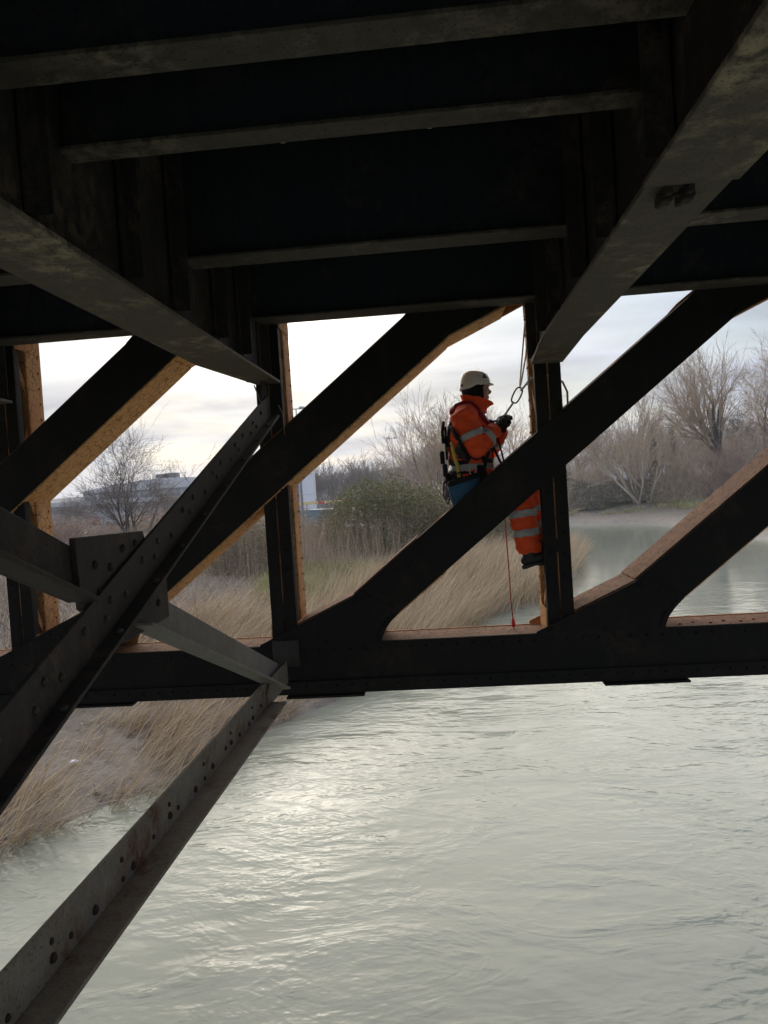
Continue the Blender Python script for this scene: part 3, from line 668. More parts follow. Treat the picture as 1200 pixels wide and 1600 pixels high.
# ------------------------------------------------------------------ reeds, grass, brambles on the banks
rng = np.random.RandomState(11)
def scatter(n, x0, x1, y0, y1, keep):
    out = []; tot = 0
    while tot < n:
        x = rng.uniform(x0, x1, n * 2); y = rng.uniform(y0, y1, n * 2); k = keep(x, y); out.append(np.stack([x[k], y[k]], -1)); tot += int(k.sum())
    xy = np.concatenate(out)[:n]; return np.c_[xy, ground_z(xy[:, 0], xy[:, 1])]
def clump(x, y, sc, th, seed): return fbm(x * sc, y * sc, seed) > th
# near bank, seen below the bottom chord
def k_near(x, y):
    d = river_dist(x, y); return (d > -0.15) & (d < 7) & (y < 24) & ((fbm(x * 0.55 + 3, y * 0.55, 21) + 0.35 * fbm(x * 2, y * 2, 22)) > np.where(d < 0.6, 0.10, 0.0))
r = scatter(11000, -13, 1, 8.5, 24, k_near); n = len(r); ln = rng.uniform(0.5, 1.8, n)
v1, q1, _ = blades(rng, r, ln, rng.uniform(0.010, 0.028, n), 0.25, rng.uniform(0.35, 1.05, n), rng.uniform(0.2, 0.85, n), 4, 0.30)
def k_near2(x, y): d = river_dist(x, y); return (d > 0.25) & (d < 9)
r = scatter(4000, -14, 1, 8.5, 26, k_near2); n = len(r)
v2, q2, _ = blades(rng, r + np.array([0, 0, 0.03]), rng.uniform(0.2, 0.9, n), rng.uniform(0.008, 0.020, n), 0.3, rng.uniform(1.1, 1.5, n), rng.uniform(-0.1, 0.25, n), 3, 1.2)
reeds = link('near_reeds', np_mesh('near_reeds', *join([(v1, q1), (v2, q2)])), M_REED); tag(reeds, 'dry reeds flattened by flood on the near muddy bank', kind='stuff')
def k_deb(x, y): d = river_dist(x, y); return (d > -0.1) & (d < 3.2) & (y < 24)
r = scatter(420, -12, 1, 8.5, 24, k_deb); n = len(r)
dv, dq, _ = blades(rng, r + np.array([0, 0, 0.05]), rng.uniform(0.25, 1.1, n), rng.uniform(0.015, 0.035, n), 0.6, rng.uniform(1.35, 1.6, n), rng.uniform(-0.15, 0.15, n), 3, 1.5)
deb = link('flood_debris', np_mesh('flood_debris', dv, dq), M_BARKD); tag(deb, 'dark sticks and flood debris along the near waterline', kind='stuff')
# the reed slope beyond the chord, combed towards the water
def k_slope(x, y): d = river_dist(x, y); return (d > -0.25) & (d < np.clip(5.5 + (x + 3) * 1.4, 2.5, 11)) & (y > 20) & (y < 60) & (x > -14)
r = scatter(34000, -14, 9, 20, 58, k_slope); d = river_dist(r[:, 0], r[:, 1]); n = len(r); ln = rng.uniform(0.7, 1.8, n) * np.clip(1.15 - d * 0.05, 0.6, 1.2)
v1, q1, tp = blades(rng, r, ln, rng.uniform(0.014, 0.034, n), 0.15 + 0.5 * fbm(r[:, 0] * 0.3, r[:, 1] * 0.3, 31), rng.uniform(0.05, 0.6, n) + 0.25 * fbm(r[:, 0] * 0.5, r[:, 1] * 0.5, 32), rng.uniform(0.2, 0.9, n), 4, 0.3)
slope_reeds = link('reed_bed', np_mesh('reed_bed', v1, q1), M_REED); tag(slope_reeds, 'pale dry reed bed combed over the left bank', kind='stuff')
# rough dead grass and bramble behind it
def k_rough(x, y): d = river_dist(x, y); return (d > 4) & (x < 4) & (y < 74)
r = scatter(46000, -52, 4, 17, 74, k_rough); n = len(r)
v1, q1, tp = blades(rng, r, rng.uniform(0.4, 1.25, n), rng.uniform(0.010, 0.022, n), rng.uniform(0, 6.28, n), rng.uniform(0.1, 0.9, n), rng.uniform(0.2, 1.3, n), 4)
rough = link('dead_grass', np_mesh('dead_grass', v1, q1), M_REED2); tag(rough, 'rough grey-brown dead grass covering the left bank', kind='stuff')
def k_br(x, y): d = river_dist(x, y); return (d > 3.5) & (x < 2) & (y < 66) & ((fbm(x * 0.22, y * 0.22, 41) + 0.3 * fbm(x * 0.9, y * 0.9, 42)) > -0.35)
r = scatter(26000, -46, 2, 17, 64, k_br); n = len(r); tl = 0.9 + 0.7 * fbm(r[:, 0] * 0.2, r[:, 1] * 0.2, 43)
v1, q1, tp = blades(rng, r, rng.uniform(0.8, 2.0, n) * np.maximum(0.5, tl), rng.uniform(0.014, 0.032, n), rng.uniform(0, 6.28, n), rng.uniform(0.0, 0.5, n), rng.uniform(0.5, 2.2, n), 5)
bramble = link('bramble_thicket', np_mesh('bramble_thicket', v1, q1), M_BRAMB); tag(bramble, 'tangled reddish bramble stems on the left bank', kind='stuff')
lv = r[rng.randint(0, n, 26000)]; lv = lv + np.c_[rng.normal(0, 0.35, (26000, 2)), rng.uniform(0.1, 1.2, 26000)]
bl = link('bramble_leaves', np_mesh('bramble_leaves', *quads_at(rng, lv, rng.uniform(0.025, 0.06, 26000))), M_BRLEAF); tag(bl, 'sparse dull bramble leaves on the left bank', kind='stuff')
# tall seeded reeds with plumes beside the pale pier
def k_pl(x, y): d = river_dist(x, y); return (d > 7)
r = scatter(2600, -14, 0, 30, 44, k_pl); n = len(r)
v1, q1, tp = blades(rng, r, rng.uniform(1.5, 2.7, n), rng.uniform(0.012, 0.02, n), rng.uniform(0, 6.28, n), rng.uniform(0.0, 0.18, n), rng.uniform(0.1, 0.5, n), 4)
pk = tp[rng.permutation(n)[:80]]; pp = np.repeat(pk, 12, 0) + rng.normal(0, 0.06, (len(pk) * 12, 3)) * np.array([0.7, 0.7, 1.6])
plumes = link('plumed_reeds', np_mesh('plumed_reeds', v1, q1), M_REED2); tag(plumes, 'tall upright reeds standing behind the reed bed', kind='stuff')
ph = link('reed_plumes', np_mesh('reed_plumes', *quads_at(rng, pp, rng.uniform(0.03, 0.07, len(pp)))), M_PLUME); tag(ph, 'pale fluffy seed heads on the tall reeds', kind='stuff')
# green grass: a patch on the left bank, a fringe on the far bank
def k_g1(x, y): return ((x + 4.2) / 3.0) ** 2 + ((y - 29.5) / 4.2) ** 2 + 0.5 * fbm(x, y, 51) < 1
def k_g2(x, y): d = river_dist(x, y); return (d > 2.2) & (d < 7) & (fbm(x * 0.6, y * 0.6, 52) > -0.05)
r = np.concatenate([scatter(11000, -9, 1, 24, 35, k_g1), scatter(9000, 6, 34, 62, 100, k_g2), scatter(5000, 20, 40, 40, 66, k_g2)]); n = len(r)
v1, q1, tp = blades(rng, r, rng.uniform(0.3, 0.8, n), rng.uniform(0.02, 0.04, n), rng.uniform(0, 6.28, n), rng.uniform(0, 0.5, n), rng.uniform(0.2, 1.2, n), 3)
gr = link('bank_grass', np_mesh('bank_grass', v1, q1), M_GRASS); tag(gr, 'green and straw grass fringing the banks', kind='stuff')

# ------------------------------------------------------------------ bushes (things)
def bush(label, x, y, rx, ry, rz, n_leaf, n_stem, leaf, stem, seed, name='bush', top=None, lsize=(0.03, 0.07), group=None):
    g = np.random.RandomState(seed); z0 = gz(x, y); o = thing(name, label, 'bush', (x, y, z0), group)
    def inside(n):
        p = g.normal(0, 1, (n, 3)); p /= np.linalg.norm(p, axis=1, keepdims=True); p[:, 2] = np.abs(p[:, 2]); rr = g.uniform(0.35, 1.0, n) ** 0.6
        lump = 1 + 0.22 * np.array([mnoise.noise(Vector(v * 2.3 + seed)) for v in p]) + 0.16 * np.array([mnoise.noise(Vector(v * 6.1 + seed)) for v in p])
        return p * (rr * lump)[:, None] * np.array([rx, ry, rz])
    ends = inside(n_stem); base = np.c_[g.normal(0, rx * 0.3, n_stem), g.normal(0, ry * 0.3, n_stem), np.zeros(n_stem) - 0.1]
    polys = []
    for a, b in zip(base, ends):
        mid = (a + b) / 2 + np.array([0, 0, 0.25 * rz]) + g.normal(0, 0.15, 3); t = np.linspace(0, 1, 6)[:, None]
        pts = a * (1 - t) ** 2 + 2 * mid * t * (1 - t) + b * t ** 2; polys.append((pts, np.linspace(0.016, 0.006, 6), 3))
        for _ in range(3):
            i = g.randint(2, 6); e = pts[i] + g.normal(0, 0.35, 3) + np.array([0, 0, 0.25]); tt = np.linspace(0, 1, 3)[:, None]
            polys.append((pts[i] * (1 - tt) + e * tt, np.linspace(0.008, 0.004, 3), 3))
    v, q_ = tube_arrays(polys); me = np_mesh('stems', v, q_); me.materials.append(stem); c = bpy.data.objects.new('stems', me); COL.objects.link(c); c.parent = o
    if n_leaf:
        p = inside(n_leaf); v, q_ = quads_at(g, p, g.uniform(*lsize, n_leaf)); me = np_mesh('foliage', v, q_); me.materials.append(leaf); c = bpy.data.objects.new('foliage', me); COL.objects.link(c); c.parent = o
    if top is not None:
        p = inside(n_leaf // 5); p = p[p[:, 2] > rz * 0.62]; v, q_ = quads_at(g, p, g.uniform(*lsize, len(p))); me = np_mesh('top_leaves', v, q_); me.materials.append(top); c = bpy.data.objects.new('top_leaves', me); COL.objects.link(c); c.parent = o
    return o
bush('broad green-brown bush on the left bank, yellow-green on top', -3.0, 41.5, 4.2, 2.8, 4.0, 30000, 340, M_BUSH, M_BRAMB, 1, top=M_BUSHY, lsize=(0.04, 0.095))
bush('lower olive bush just right of the broad one', 0.4, 43, 2.6, 2.2, 2.7, 14000, 240, M_BUSH, M_BRAMB, 2)
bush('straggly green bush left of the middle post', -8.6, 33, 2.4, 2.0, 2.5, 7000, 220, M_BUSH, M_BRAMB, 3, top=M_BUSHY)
bush('reddish twiggy thicket below the bare willow, left side', -1.5, 49, 2.6, 2.0, 5.0, 0, 520, None, M_TWIGR, 4, 'thicket')
bush('reddish twiggy thicket below the bare willow, right side', 2.6, 50, 2.6, 2.0, 4.6, 0, 520, None, M_TWIGR, 5, 'thicket')
bush('tall brown thicket behind the sitting worker', 5.2, 53, 2.4, 2.0, 4.4, 0, 420, None, M_TWIG, 6, 'thicket')
bush('dark scrub at the foot of the left bare tree', -15.5, 38, 3.0, 2.2, 1.9, 5000, 260, M_BRLEAF, M_BRAMB, 7)
bush('small green conifer-like bush beside the left bare tree', -15.6, 46, 0.9, 0.9, 2.6, 5000, 60, M_IVY, M_BARKD, 8)
for i, (x, y, rx, rz, n_) in enumerate(((-27, 63, 3.6, 2.6, 300), (-33, 66, 4.0, 2.8, 320), (-39, 68, 4.2, 3.0, 320), (-45, 70, 4.2, 2.8, 320), (-24, 46, 3.2, 2.9, 420), (-20.5, 52, 3.4, 3.2, 420), (-29.5, 54, 3.6, 3.0, 420), (-12.5, 45, 2.6, 2.6, 360), (-35, 58, 3.8, 3.4, 420), (-11, 52, 2.6, 3.0, 360))):
    bush(('far scrub bush before the grey sheds, nearest the post', 'far scrub bush before the grey sheds, second from the post', 'far scrub bush before the grey sheds, third from the post', 'far scrub bush before the grey sheds, leftmost',
          'twiggy reddish scrub bush left of the spreading bare tree', 'pale twiggy scrub bush behind the spreading bare tree', 'wide reddish scrub bush far left in the rough ground', 'small pale scrub bush right of the thin sapling',
          'tallest reddish scrub bush at the far left edge', 'pale upright scrub bush left of the middle post')[i], x, y, rx, rx * 0.7, rz, 1500, n_, M_BRLEAF, (M_TWIGR, M_TWIG)[i % 2], 60 + i, group='scrub bushes on the left rough ground')
bush('olive scrub bush at the right foot of the bare willow', 3.6, 44.5, 2.4, 2.0, 2.6, 12000, 260, M_BUSH, M_BRAMB, 71)
bush('olive-brown scrub behind the broad bush', -5.6, 47, 3.0, 2.2, 3.4, 12000, 320, M_BUSH, M_TWIGR, 72)
# far bank scrub
bush('grey-green bramble mound on the far bank, leftmost', 16.2, 90.5, 4.2, 2.6, 3.2, 15000, 240, M_BRLEAF, M_BRAMB, 21, 'bramble_mound', lsize=(0.05, 0.13))
bush('grey-green bramble mound below the coppiced tree', 21.5, 90.5, 4.4, 2.6, 2.8, 15000, 240, M_BRLEAF, M_BRAMB, 22, 'bramble_mound', lsize=(0.05, 0.13))
bush('grey-green bramble mound right of the coppiced tree', 26.5, 88.5, 4.4, 3.0, 3.2, 14000, 260, M_BRLEAF, M_BRAMB, 23, 'bramble_mound', lsize=(0.05, 0.13))
bush('brown twig thicket below the leaning tree', 27.0, 86.5, 4.2, 2.6, 7.0, 0, 950, None, M_TWIG, 24, 'thicket')
bush('brown twig thicket at the foot of the leaning trunk', 32.0, 86, 4.2, 2.6, 6.0, 0, 900, None, M_TWIGR, 25, 'thicket')
bush('reddish thicket at the right edge of the far bank', 38.5, 86, 4.6, 2.6, 7.0, 0, 950, None, M_TWIGR, 26, 'thicket')
bush('dark ivy-covered stump on the far bank beside the post', 15.2, 93, 1.5, 1.4, 4.6, 6000, 60, M_IVY, M_BARKD, 27, 'ivy_stump', lsize=(0.05, 0.12))

# ------------------------------------------------------------------ bare trees
def fan(rng, n, spread, lift=1.0, base=0.25): return [((rng.normal(0, base), rng.normal(0, base), -0.15), (rng.normal(0, spread), rng.normal(0, spread), lift)) for _ in range(n)]
g = np.random.RandomState(77)
make_tree('bare_tree', 'bare spreading tree with fine dark twigs, left of the first posts', to_mesh(tree_meshes(101, fan(g, 7, 0.46), 3.4, 0.10, 5, dict(kids=(4.5, 4.5, 4, 3.4, 2.4), ang=(0.4, 0.95), rmin=0.008)), 'lt'), (-18.2, 44, gz(-18.2, 44)), M_BARKD, M_TWIGD)
make_tree('bare_sapling', 'thin bare sapling tree right of the left spreading tree', to_mesh(tree_meshes(102, fan(g, 3, 0.14), 3.6, 0.05, 3, dict(kids=(7, 4, 3), ang=(0.3, 0.6), len=(0.3, 0.5))), 'ls'), (-14.6, 47, gz(-14.6, 47)), M_BARKD, M_TWIGD)
W = tree_meshes(103, fan(g, 9, 0.55, 1.0, 0.6), 3.9, 0.13, 5, dict(kids=(4.5, 4.5, 4, 3, 2), ang=(0.25, 0.7), up=(0.04, 0.08, 0.08, 0.05, 0.02), rmin=0.010))
make_tree('bare_willow_tree', 'big bare many-stemmed willow tree behind the worker', to_mesh(W, 'wt'), (1.2, 54, gz(1.2, 54)), M_BARK, M_TWIG, s=1.2)
make_tree('bare_willow_tree', 'smaller bare willow tree showing right of the worker\'s hands', to_mesh(tree_meshes(104, fan(g, 6, 0.45, 1.0, 0.4), 3.1, 0.10, 5, dict(kids=(4, 4, 4, 3, 2), ang=(0.25, 0.7), rmin=0.010)), 'wt2'), (6.0, 58, gz(6, 58)), M_BARK, M_TWIG)
T1 = tree_meshes(105, fan(g, 11, 0.34, 1.0, 0.35), 4.3, 0.15, 5, dict(kids=(4, 4, 3.6, 3, 2), ang=(0.2, 0.5), up=(0.07, 0.08, 0.08, 0.05, 0.02), rmin=0.013, tip=0.5))
make_tree('coppiced_tree', 'pale coppiced bare tree fanning up from one stool on the far bank', to_mesh(T1, 't1'), (22.8, 88.5, gz(22.8, 88.5)), M_PALE, M_TWIG, s=1.2)
T2 = tree_meshes(106, [((0, 0, -0.4), (-0.62, -0.05, 1.0))], 7.6, 0.42, 6, dict(kids=(7, 5, 4, 3.4, 2.6, 2), t0=(0.55, 0.25, 0.2, 0.15), ang=(0.2, 0.7), len=(0.55, 0.85), up=(0.0, 0.10, 0.10, 0.06, 0.03), rmin=0.013, tip=0.62, jit=0.07))
make_tree('leaning_tree', 'big bare tree with a dark trunk leaning left on the far bank', to_mesh(T2, 't2'), (34.0, 91, gz(34, 91)), M_BARKD, M_TWIG)
T3 = tree_meshes(107, fan(g, 3, 0.22), 6.0, 0.24, 6, dict(kids=(5, 4.5, 4, 3.2, 2.4, 2), ang=(0.3, 0.75), up=(0.03, 0.06, 0.06, 0.04, 0.0), rmin=0.013))
make_tree('bare_tree', 'tall bare tree at the right edge of the far bank', to_mesh(T3, 't3'), (40.5, 95, gz(40.5, 95)), M_BARK, M_TWIG, s=1.2)
T4 = to_mesh(tree_meshes(108, fan(g, 2, 0.12), 5.2, 0.13, 5, dict(kids=(6, 4, 3.5, 3, 2), ang=(0.3, 0.6), len=(0.35, 0.6), rmin=0.012)), 't4')
T5 = to_mesh(tree_meshes(109, fan(g, 4, 0.25), 4.2, 0.13, 5, dict(kids=(5, 4, 3.5, 3, 2), ang=(0.3, 0.7), rmin=0.012)), 't5')
make_tree('bare_tree', 'slim bare tree between the coppiced and the leaning tree', T4, (28.0, 97, gz(28, 97)), M_BARK, M_TWIGD, rz=0.4)
make_tree('bare_tree', 'slim pale tree just right of the leaning trunk', T4, (36.5, 94, gz(36.5, 94)), M_BARK, M_TWIGD, rz=2.0, s=1.08)
make_tree('bare_tree', 'bushy bare tree behind the leaning tree', T5, (32.0, 104, gz(32, 104)), M_BARK, M_TWIG, rz=1.0, s=1.15)
make_tree('bare_tree', 'bushy bare tree behind the coppiced tree', T5, (25.5, 103, gz(25.5, 103)), M_BARK, M_TWIG, rz=2.6, s=1.0)
make_tree('bare_tree', 'bushy bare tree behind the right edge tree', T5, (48.0, 106, gz(48, 106)), M_BARK, M_TWIG, rz=4.0, s=1.3)
make_tree('bare_tree', 'bushy bare tree in front of the pale shed on the far bank', T5, (17.0, 99, gz(17, 99)), M_BARK, M_TWIG, rz=5.0, s=0.9)
g2 = np.random.RandomState(15)
for i in range(22):
    x = 15.5 + i * 1.75 + g2.uniform(-0.8, 0.8); y = 92.5 + g2.uniform(-2.5, 8)
    make_tree('bare_sapling', 'slender bare sapling tree in the thicket on the far bank', T5, (x, y, gz(x, y)), M_BARK, M_TWIG, 'saplings in the far bank thicket', g2.uniform(0, 6), g2.uniform(0.45, 0.85))
# ivy sleeves on two trunks
def ivy(label, x, y, h, r, seed):
    g = np.random.RandomState(seed); z0 = gz(x, y); n = 5200; a = g.uniform(0, 6.28, n); zz = g.uniform(0, h, n); rr = r * (0.6 + 0.5 * g.uniform(0, 1, n)) * (1 + 0.35 * np.sin(zz * 2.1 + seed)) * np.clip(1.2 - zz / h, 0.25, 1)
    v, q_ = quads_at(g, np.c_[rr * np.cos(a), rr * np.sin(a), zz], g.uniform(0.05, 0.13, n)); o = thing('ivy_clad_tree', label, 'tree', (x, y, z0))
    me = np_mesh('ivy', v, q_); me.materials.append(M_IVY); c = bpy.data.objects.new('ivy', me); COL.objects.link(c); c.parent = o
    tv, tq = tube_arrays([(np.array([(0, 0, -0.3), (0.1, 0, h * 0.4), (0.0, 0.1, h * 0.7), (0.15, 0, h * 0.95)]), np.array([0.16, 0.13, 0.09, 0.03]), 6)])
    me = np_mesh('trunk', tv, tq); me.materials.append(M_BARKD); c = bpy.data.objects.new('trunk', me); COL.objects.link(c); c.parent = o
ivy('ivy-clad trunk right of the coppiced tree, thinner one', 26.3, 95, 8.0, 0.55, 3)
ivy('ivy-clad trunk right of the coppiced tree, darker nearer the thicket', 28.3, 94, 7.0, 0.6, 8)
# distant tree rows
T6 = to_mesh(tree_meshes(110, fan(g, 2, 0.15), 4.0, 0.16, 4, dict(kids=(6, 5, 4, 3), ang=(0.3, 0.75), rmin=0.022)), 't6')
T7 = to_mesh(tree_meshes(111, fan(g, 3, 0.2), 3.6, 0.16, 4, dict(kids=(6, 5, 4, 3), ang=(0.3, 0.75), rmin=0.022)), 't7')
g = np.random.RandomState(5)
for i in range(26):
    x = -29 + i * 1.55 + g.uniform(-0.6, 0.6); y = 148 + g.uniform(-6, 14)
    make_tree('distant_tree', 'bare tree in the row behind the pale pier', (T6, T7)[i % 2], (x, y, gz(x, y)), M_BARKD, M_TWIGD, 'trees in the row behind the pier', g.uniform(0, 6), g.uniform(0.85, 1.25))
for i in range(30):
    x = 24 + i * 2.9 + g.uniform(-1.2, 1.2); y = 118 + g.uniform(-6, 18)
    make_tree('distant_tree', 'bare tree in the belt behind the far bank', (T6, T7)[i % 2], (x, y, gz(x, y)), M_BARKD, M_TWIGD, 'trees in the belt behind the far bank', g.uniform(0, 6), g.uniform(0.9, 1.3))
for i in range(14):
    x = -75 + i * 4.6 + g.uniform(-1.5, 1.5); y = 112 + g.uniform(-8, 8)
    make_tree('distant_tree', 'bare tree before the grey sheds on the left', (T6, T7)[i % 2], (x, y, gz(x, y)), M_BARKD, M_TWIGD, 'trees before the grey sheds', g.uniform(0, 6), g.uniform(0.45, 0.7))

# ------------------------------------------------------------------ buildings, lamps, pier, fence
M_SHED = plain('grey_cladding', (0.30, 0.31, 0.34), 0.6, var=0.08, scale=0.5); M_ROOF = plain('pale_roof', (0.46, 0.46, 0.47), 0.45, var=0.08, scale=0.3)
M_WIN = plain('dull_glass', (0.15, 0.165, 0.19), 0.3); M_WHITE = plain('white_cladding', (0.72, 0.73, 0.76), 0.5, var=0.04, scale=1.0)
M_BRICK = plain('brick_wall', (0.28, 0.14, 0.095), 0.85); M_RENDER = plain('pale_render', (0.55, 0.52, 0.47), 0.85); M_TILE = plain('roof_tile', (0.19, 0.10, 0.075), 0.8); M_SLATE = plain('slate_roof', (0.12, 0.12, 0.13), 0.7)
def shed(label, x0, x1, y0, y1, h, rise, bays, doors=True, wall=M_SHED, roof=M_ROOF):
    z = gz((x0 + x1) / 2, y0); o = thing('warehouse', label, 'warehouse', ((x0 + x1) / 2, y0, z))
    MB().box(x0, x1, y0, y1, z - 0.4, z + h).build('wall', wall, o)
    r = MB(); n = 9; pts = [(x0 - 0.4 + (x1 - x0 + 0.8) * i / n, z + h + rise * math.sin(math.pi * i / n)) for i in range(n + 1)]
    r.prism([(x0 - 0.4, z + h - 0.25)] + pts + [(x1 + 0.4, z + h - 0.25)], 'y', y0 - 0.5, y1 + 0.5); r.build('roof', roof, o)
    w = (x1 - x0) / bays
    for i in range(bays):
        a = x0 + i * w
        MB().box(a + 0.15 * w, a + 0.85 * w, y0 - 0.06, y0 - 0.01, z + h * 0.62, z + h * 0.80).build('window', M_WIN, o)
        if doors and i % 5 == 1: MB().box(a + 0.2 * w, a + 0.75 * w, y0 - 0.08, y0 - 0.01, z - 0.2, z + h * 0.5).build('loading_door', M_WHITE, o)
        MB().box(a - 0.06, a + 0.06, y0 - 0.10, y0 - 0.01, z, z + h - 0.3).build('pilaster', M_ROOF, o)
    return o
a = shed('large pale shed with a low curved roof and rooftop plant, far left', -74, -38, 152, 190, 6.4, 1.9, 12)
for x, s in ((-58.8, 1.0), (-56.6, 1.3), (-57.7, 0.7)): MB().box(x - s, x + s, 156, 158, 10.2, 11.0 + 0.35 * s).build('roof_plant', M_SLATE, a)
shed('long low grey shed in front of the curved one', -80, -30, 120, 140, 3.7, 0.5, 16)
shed('blue-grey low shed left of the pier', -38, -22, 165, 180, 5.6, 0.6, 6)
shed('white-roofed shed behind the far bank trees', 29, 52, 165, 190, 5.6, 1.6, 8, False, M_WHITE, M_WHITE)
shed('distant blue-grey shed behind the row of bare trees', -30, -6, 210, 235, 6.0, 0.8, 8)
def house(x, y, i, w, d, h, wall, roof):
    z = hill_z(x, y) - 0.5; o = thing('house', 'small house with a pitched roof on the hillside', 'house', (x, y, z), 'houses on the far hillside')
    MB().box(x - w / 2, x + w / 2, y, y + d, z - 2, z + h).build('wall', wall, o)
    MB().prism([(x - w / 2 - .3, z + h), (x + w / 2 + .3, z + h), (x + w / 2, z + h + .1), (x + w * .35, z + h + 2.6), (x - w * .35, z + h + 2.6), (x - w / 2, z + h + .1)], 'y', y - .4, y + d + .4).build('roof', roof, o)
    for s in (-1, 1):
        for f in (0.3, 0.72): MB().box(x + s * w * .25 - .6, x + s * w * .25 + .6, y - .08, y - .01, z + h * f - .5, z + h * f + .6).build('window', M_WIN, o)
g = np.random.RandomState(8)
for i in range(18):
    y = g.uniform(500, 760); x = (g.uniform(-0.13, 0.045)) * y if i < 13 else g.uniform(0.36, 0.5) * y
    house(x, y, i, g.uniform(8, 18), 8, g.uniform(4.6, 6), (M_BRICK, M_RENDER)[i % 2], (M_TILE, M_SLATE)[i % 3 == 0])

M_POLE = plain('galvanised_steel', (0.34, 0.35, 0.37), 0.45, 0.6)
def lamp(label, x, y, h):
    z = gz(x, y); o = thing('floodlight_mast', label, 'lamp post', (x, y, z))
    MB().tube([(x, y, z - 0.3), (x, y, z + h * 0.5), (x, y, z + h)], [0.14, 0.11, 0.07], 8).build('mast', M_POLE, o, smooth=True)
    MB().box(x - 0.22, x + 0.22, y - 0.22, y + 0.22, z - 0.2, z + 0.12).build('base', M_POLE, o)
    MB().tube([(x - 0.85, y, z + h + 0.02), (x + 0.85, y, z + h + 0.02)], 0.05, 6).build('cross_arm', M_POLE, o)
    for s in (-1, 1): MB().prism([(x + s * 0.30, z + h + 0.08), (x + s * 1.0, z + h + 0.02), (x + s * 1.0, z + h + 0.16), (x + s * 0.5, z + h + 0.26)], 'y', y - 0.25, y + 0.25).build('lamp_head', M_ROOF, o)
lamp('tall twin-headed lamp post close to the middle post', -14.83, 80, gz(-14.83, 80) * 0 + 12.5)
lamp('tall twin-headed lamp post above the row of bare trees', -8.43, 140, 12.2)
# pale square pier with a blue service stripe
z = gz(-17.9, 100); o = thing('concrete_pier', 'pale square concrete pier with a blue pipe, beside the middle post', 'pier', (-17.9, 100, z))
MB().box(-18.9, -16.75, 99, 101.2, z - 0.5, z + 8.2).build('shaft', M_WHITE, o, bevel=0.05)
MB().box(-19.2, -16.45, 98.7, 101.5, z + 8.2, z + 8.8).build('cap', M_WHITE, o, bevel=0.05)
MB().tube([(-18.75, 98.8, z - 0.2), (-18.75, 98.8, z + 8.1)], 0.14, 8).build('pipe', plain('blue_paint', (0.16, 0.27, 0.50), 0.4), o)
for zz in (1.5, 4.0, 6.5): MB().box(-18.95, -18.55, 98.65, 98.995, z + zz, z + zz + 0.1).build('pipe_bracket', M_POLE, o)
for zz in (2.8, 5.5): MB().box(-18.905, -16.745, 98.985, 98.999, z + zz, z + zz + 0.03).build('shutter_line', M_SHED, o)
M_BLUE = plain('teal_fence_paint', (0.10, 0.21, 0.26), 0.5)
o = thing('site_fence', 'blue-green mesh site fence at the foot of the pale pier', 'fence', (-14, 77, gz(-14, 77)))
for i in range(7):
    x = -18.0 + i * 1.5; z = gz(x, 77)
    MB().box(x - 0.05, x + 0.05, 76.95, 77.05, z - 0.2, z + 1.95).build('post', M_BLUE, o)
    if i < 6:
        pn = MB()
        for zz in (0.15, 0.7, 1.25, 1.85): pn.box(x + 0.051, x + 1.449, 76.98, 77.02, z + zz, z + zz + 0.06)
        for k in range(1, 12): pn.box(x + 0.05 + k * 0.117 - 0.012, x + 0.05 + k * 0.117 + 0.012, 76.955, 76.979, z + 0.15, z + 1.9)
        pn.build('panel', M_BLUE, o)
o = thing('skip_container', 'blue-green steel container behind the site fence', 'container', (-14.6, 81, gz(-14.6, 81))); z = gz(-14.6, 81)
MB().prism([(-17.2, z), (-12.0, z), (-11.6, z + 1.5), (-17.6, z + 1.5)], 'y', 80, 82.2).build('body', M_BLUE, o, bevel=0.03)
for i in range(6): MB().box(-17 + i * 0.95, -16.88 + i * 0.95, 79.9, 79.995, z + 0.05, z + 1.45).build('rib', M_BLUE, o)
MB().box(-17.7, -11.5, 79.85, 82.35, z + 1.5, z + 1.6).build('rim', M_POLE, o)
o = thing('road_barrier', 'yellow and red striped barrier beam behind the container', 'barrier', (-14, 90, gz(-14, 90))); z = gz(-14, 90)
M_YEL = plain('yellow_paint', (0.70, 0.55, 0.22), 0.5); M_RED = plain('red_paint', (0.55, 0.06, 0.05), 0.5)
for i in range(8): MB().box(-17 + i * 0.75, -16.252 + i * 0.75, 89.95, 90.05, z + 1.75, z + 2.1).build('stripe', (M_YEL, M_RED)[i % 4 == 3], o)
for x in (-16.8, -14, -11.3): MB().box(x - 0.06, x + 0.06, 90.06, 90.18, z - 0.1, z + 2.05).build('post', M_POLE, o)
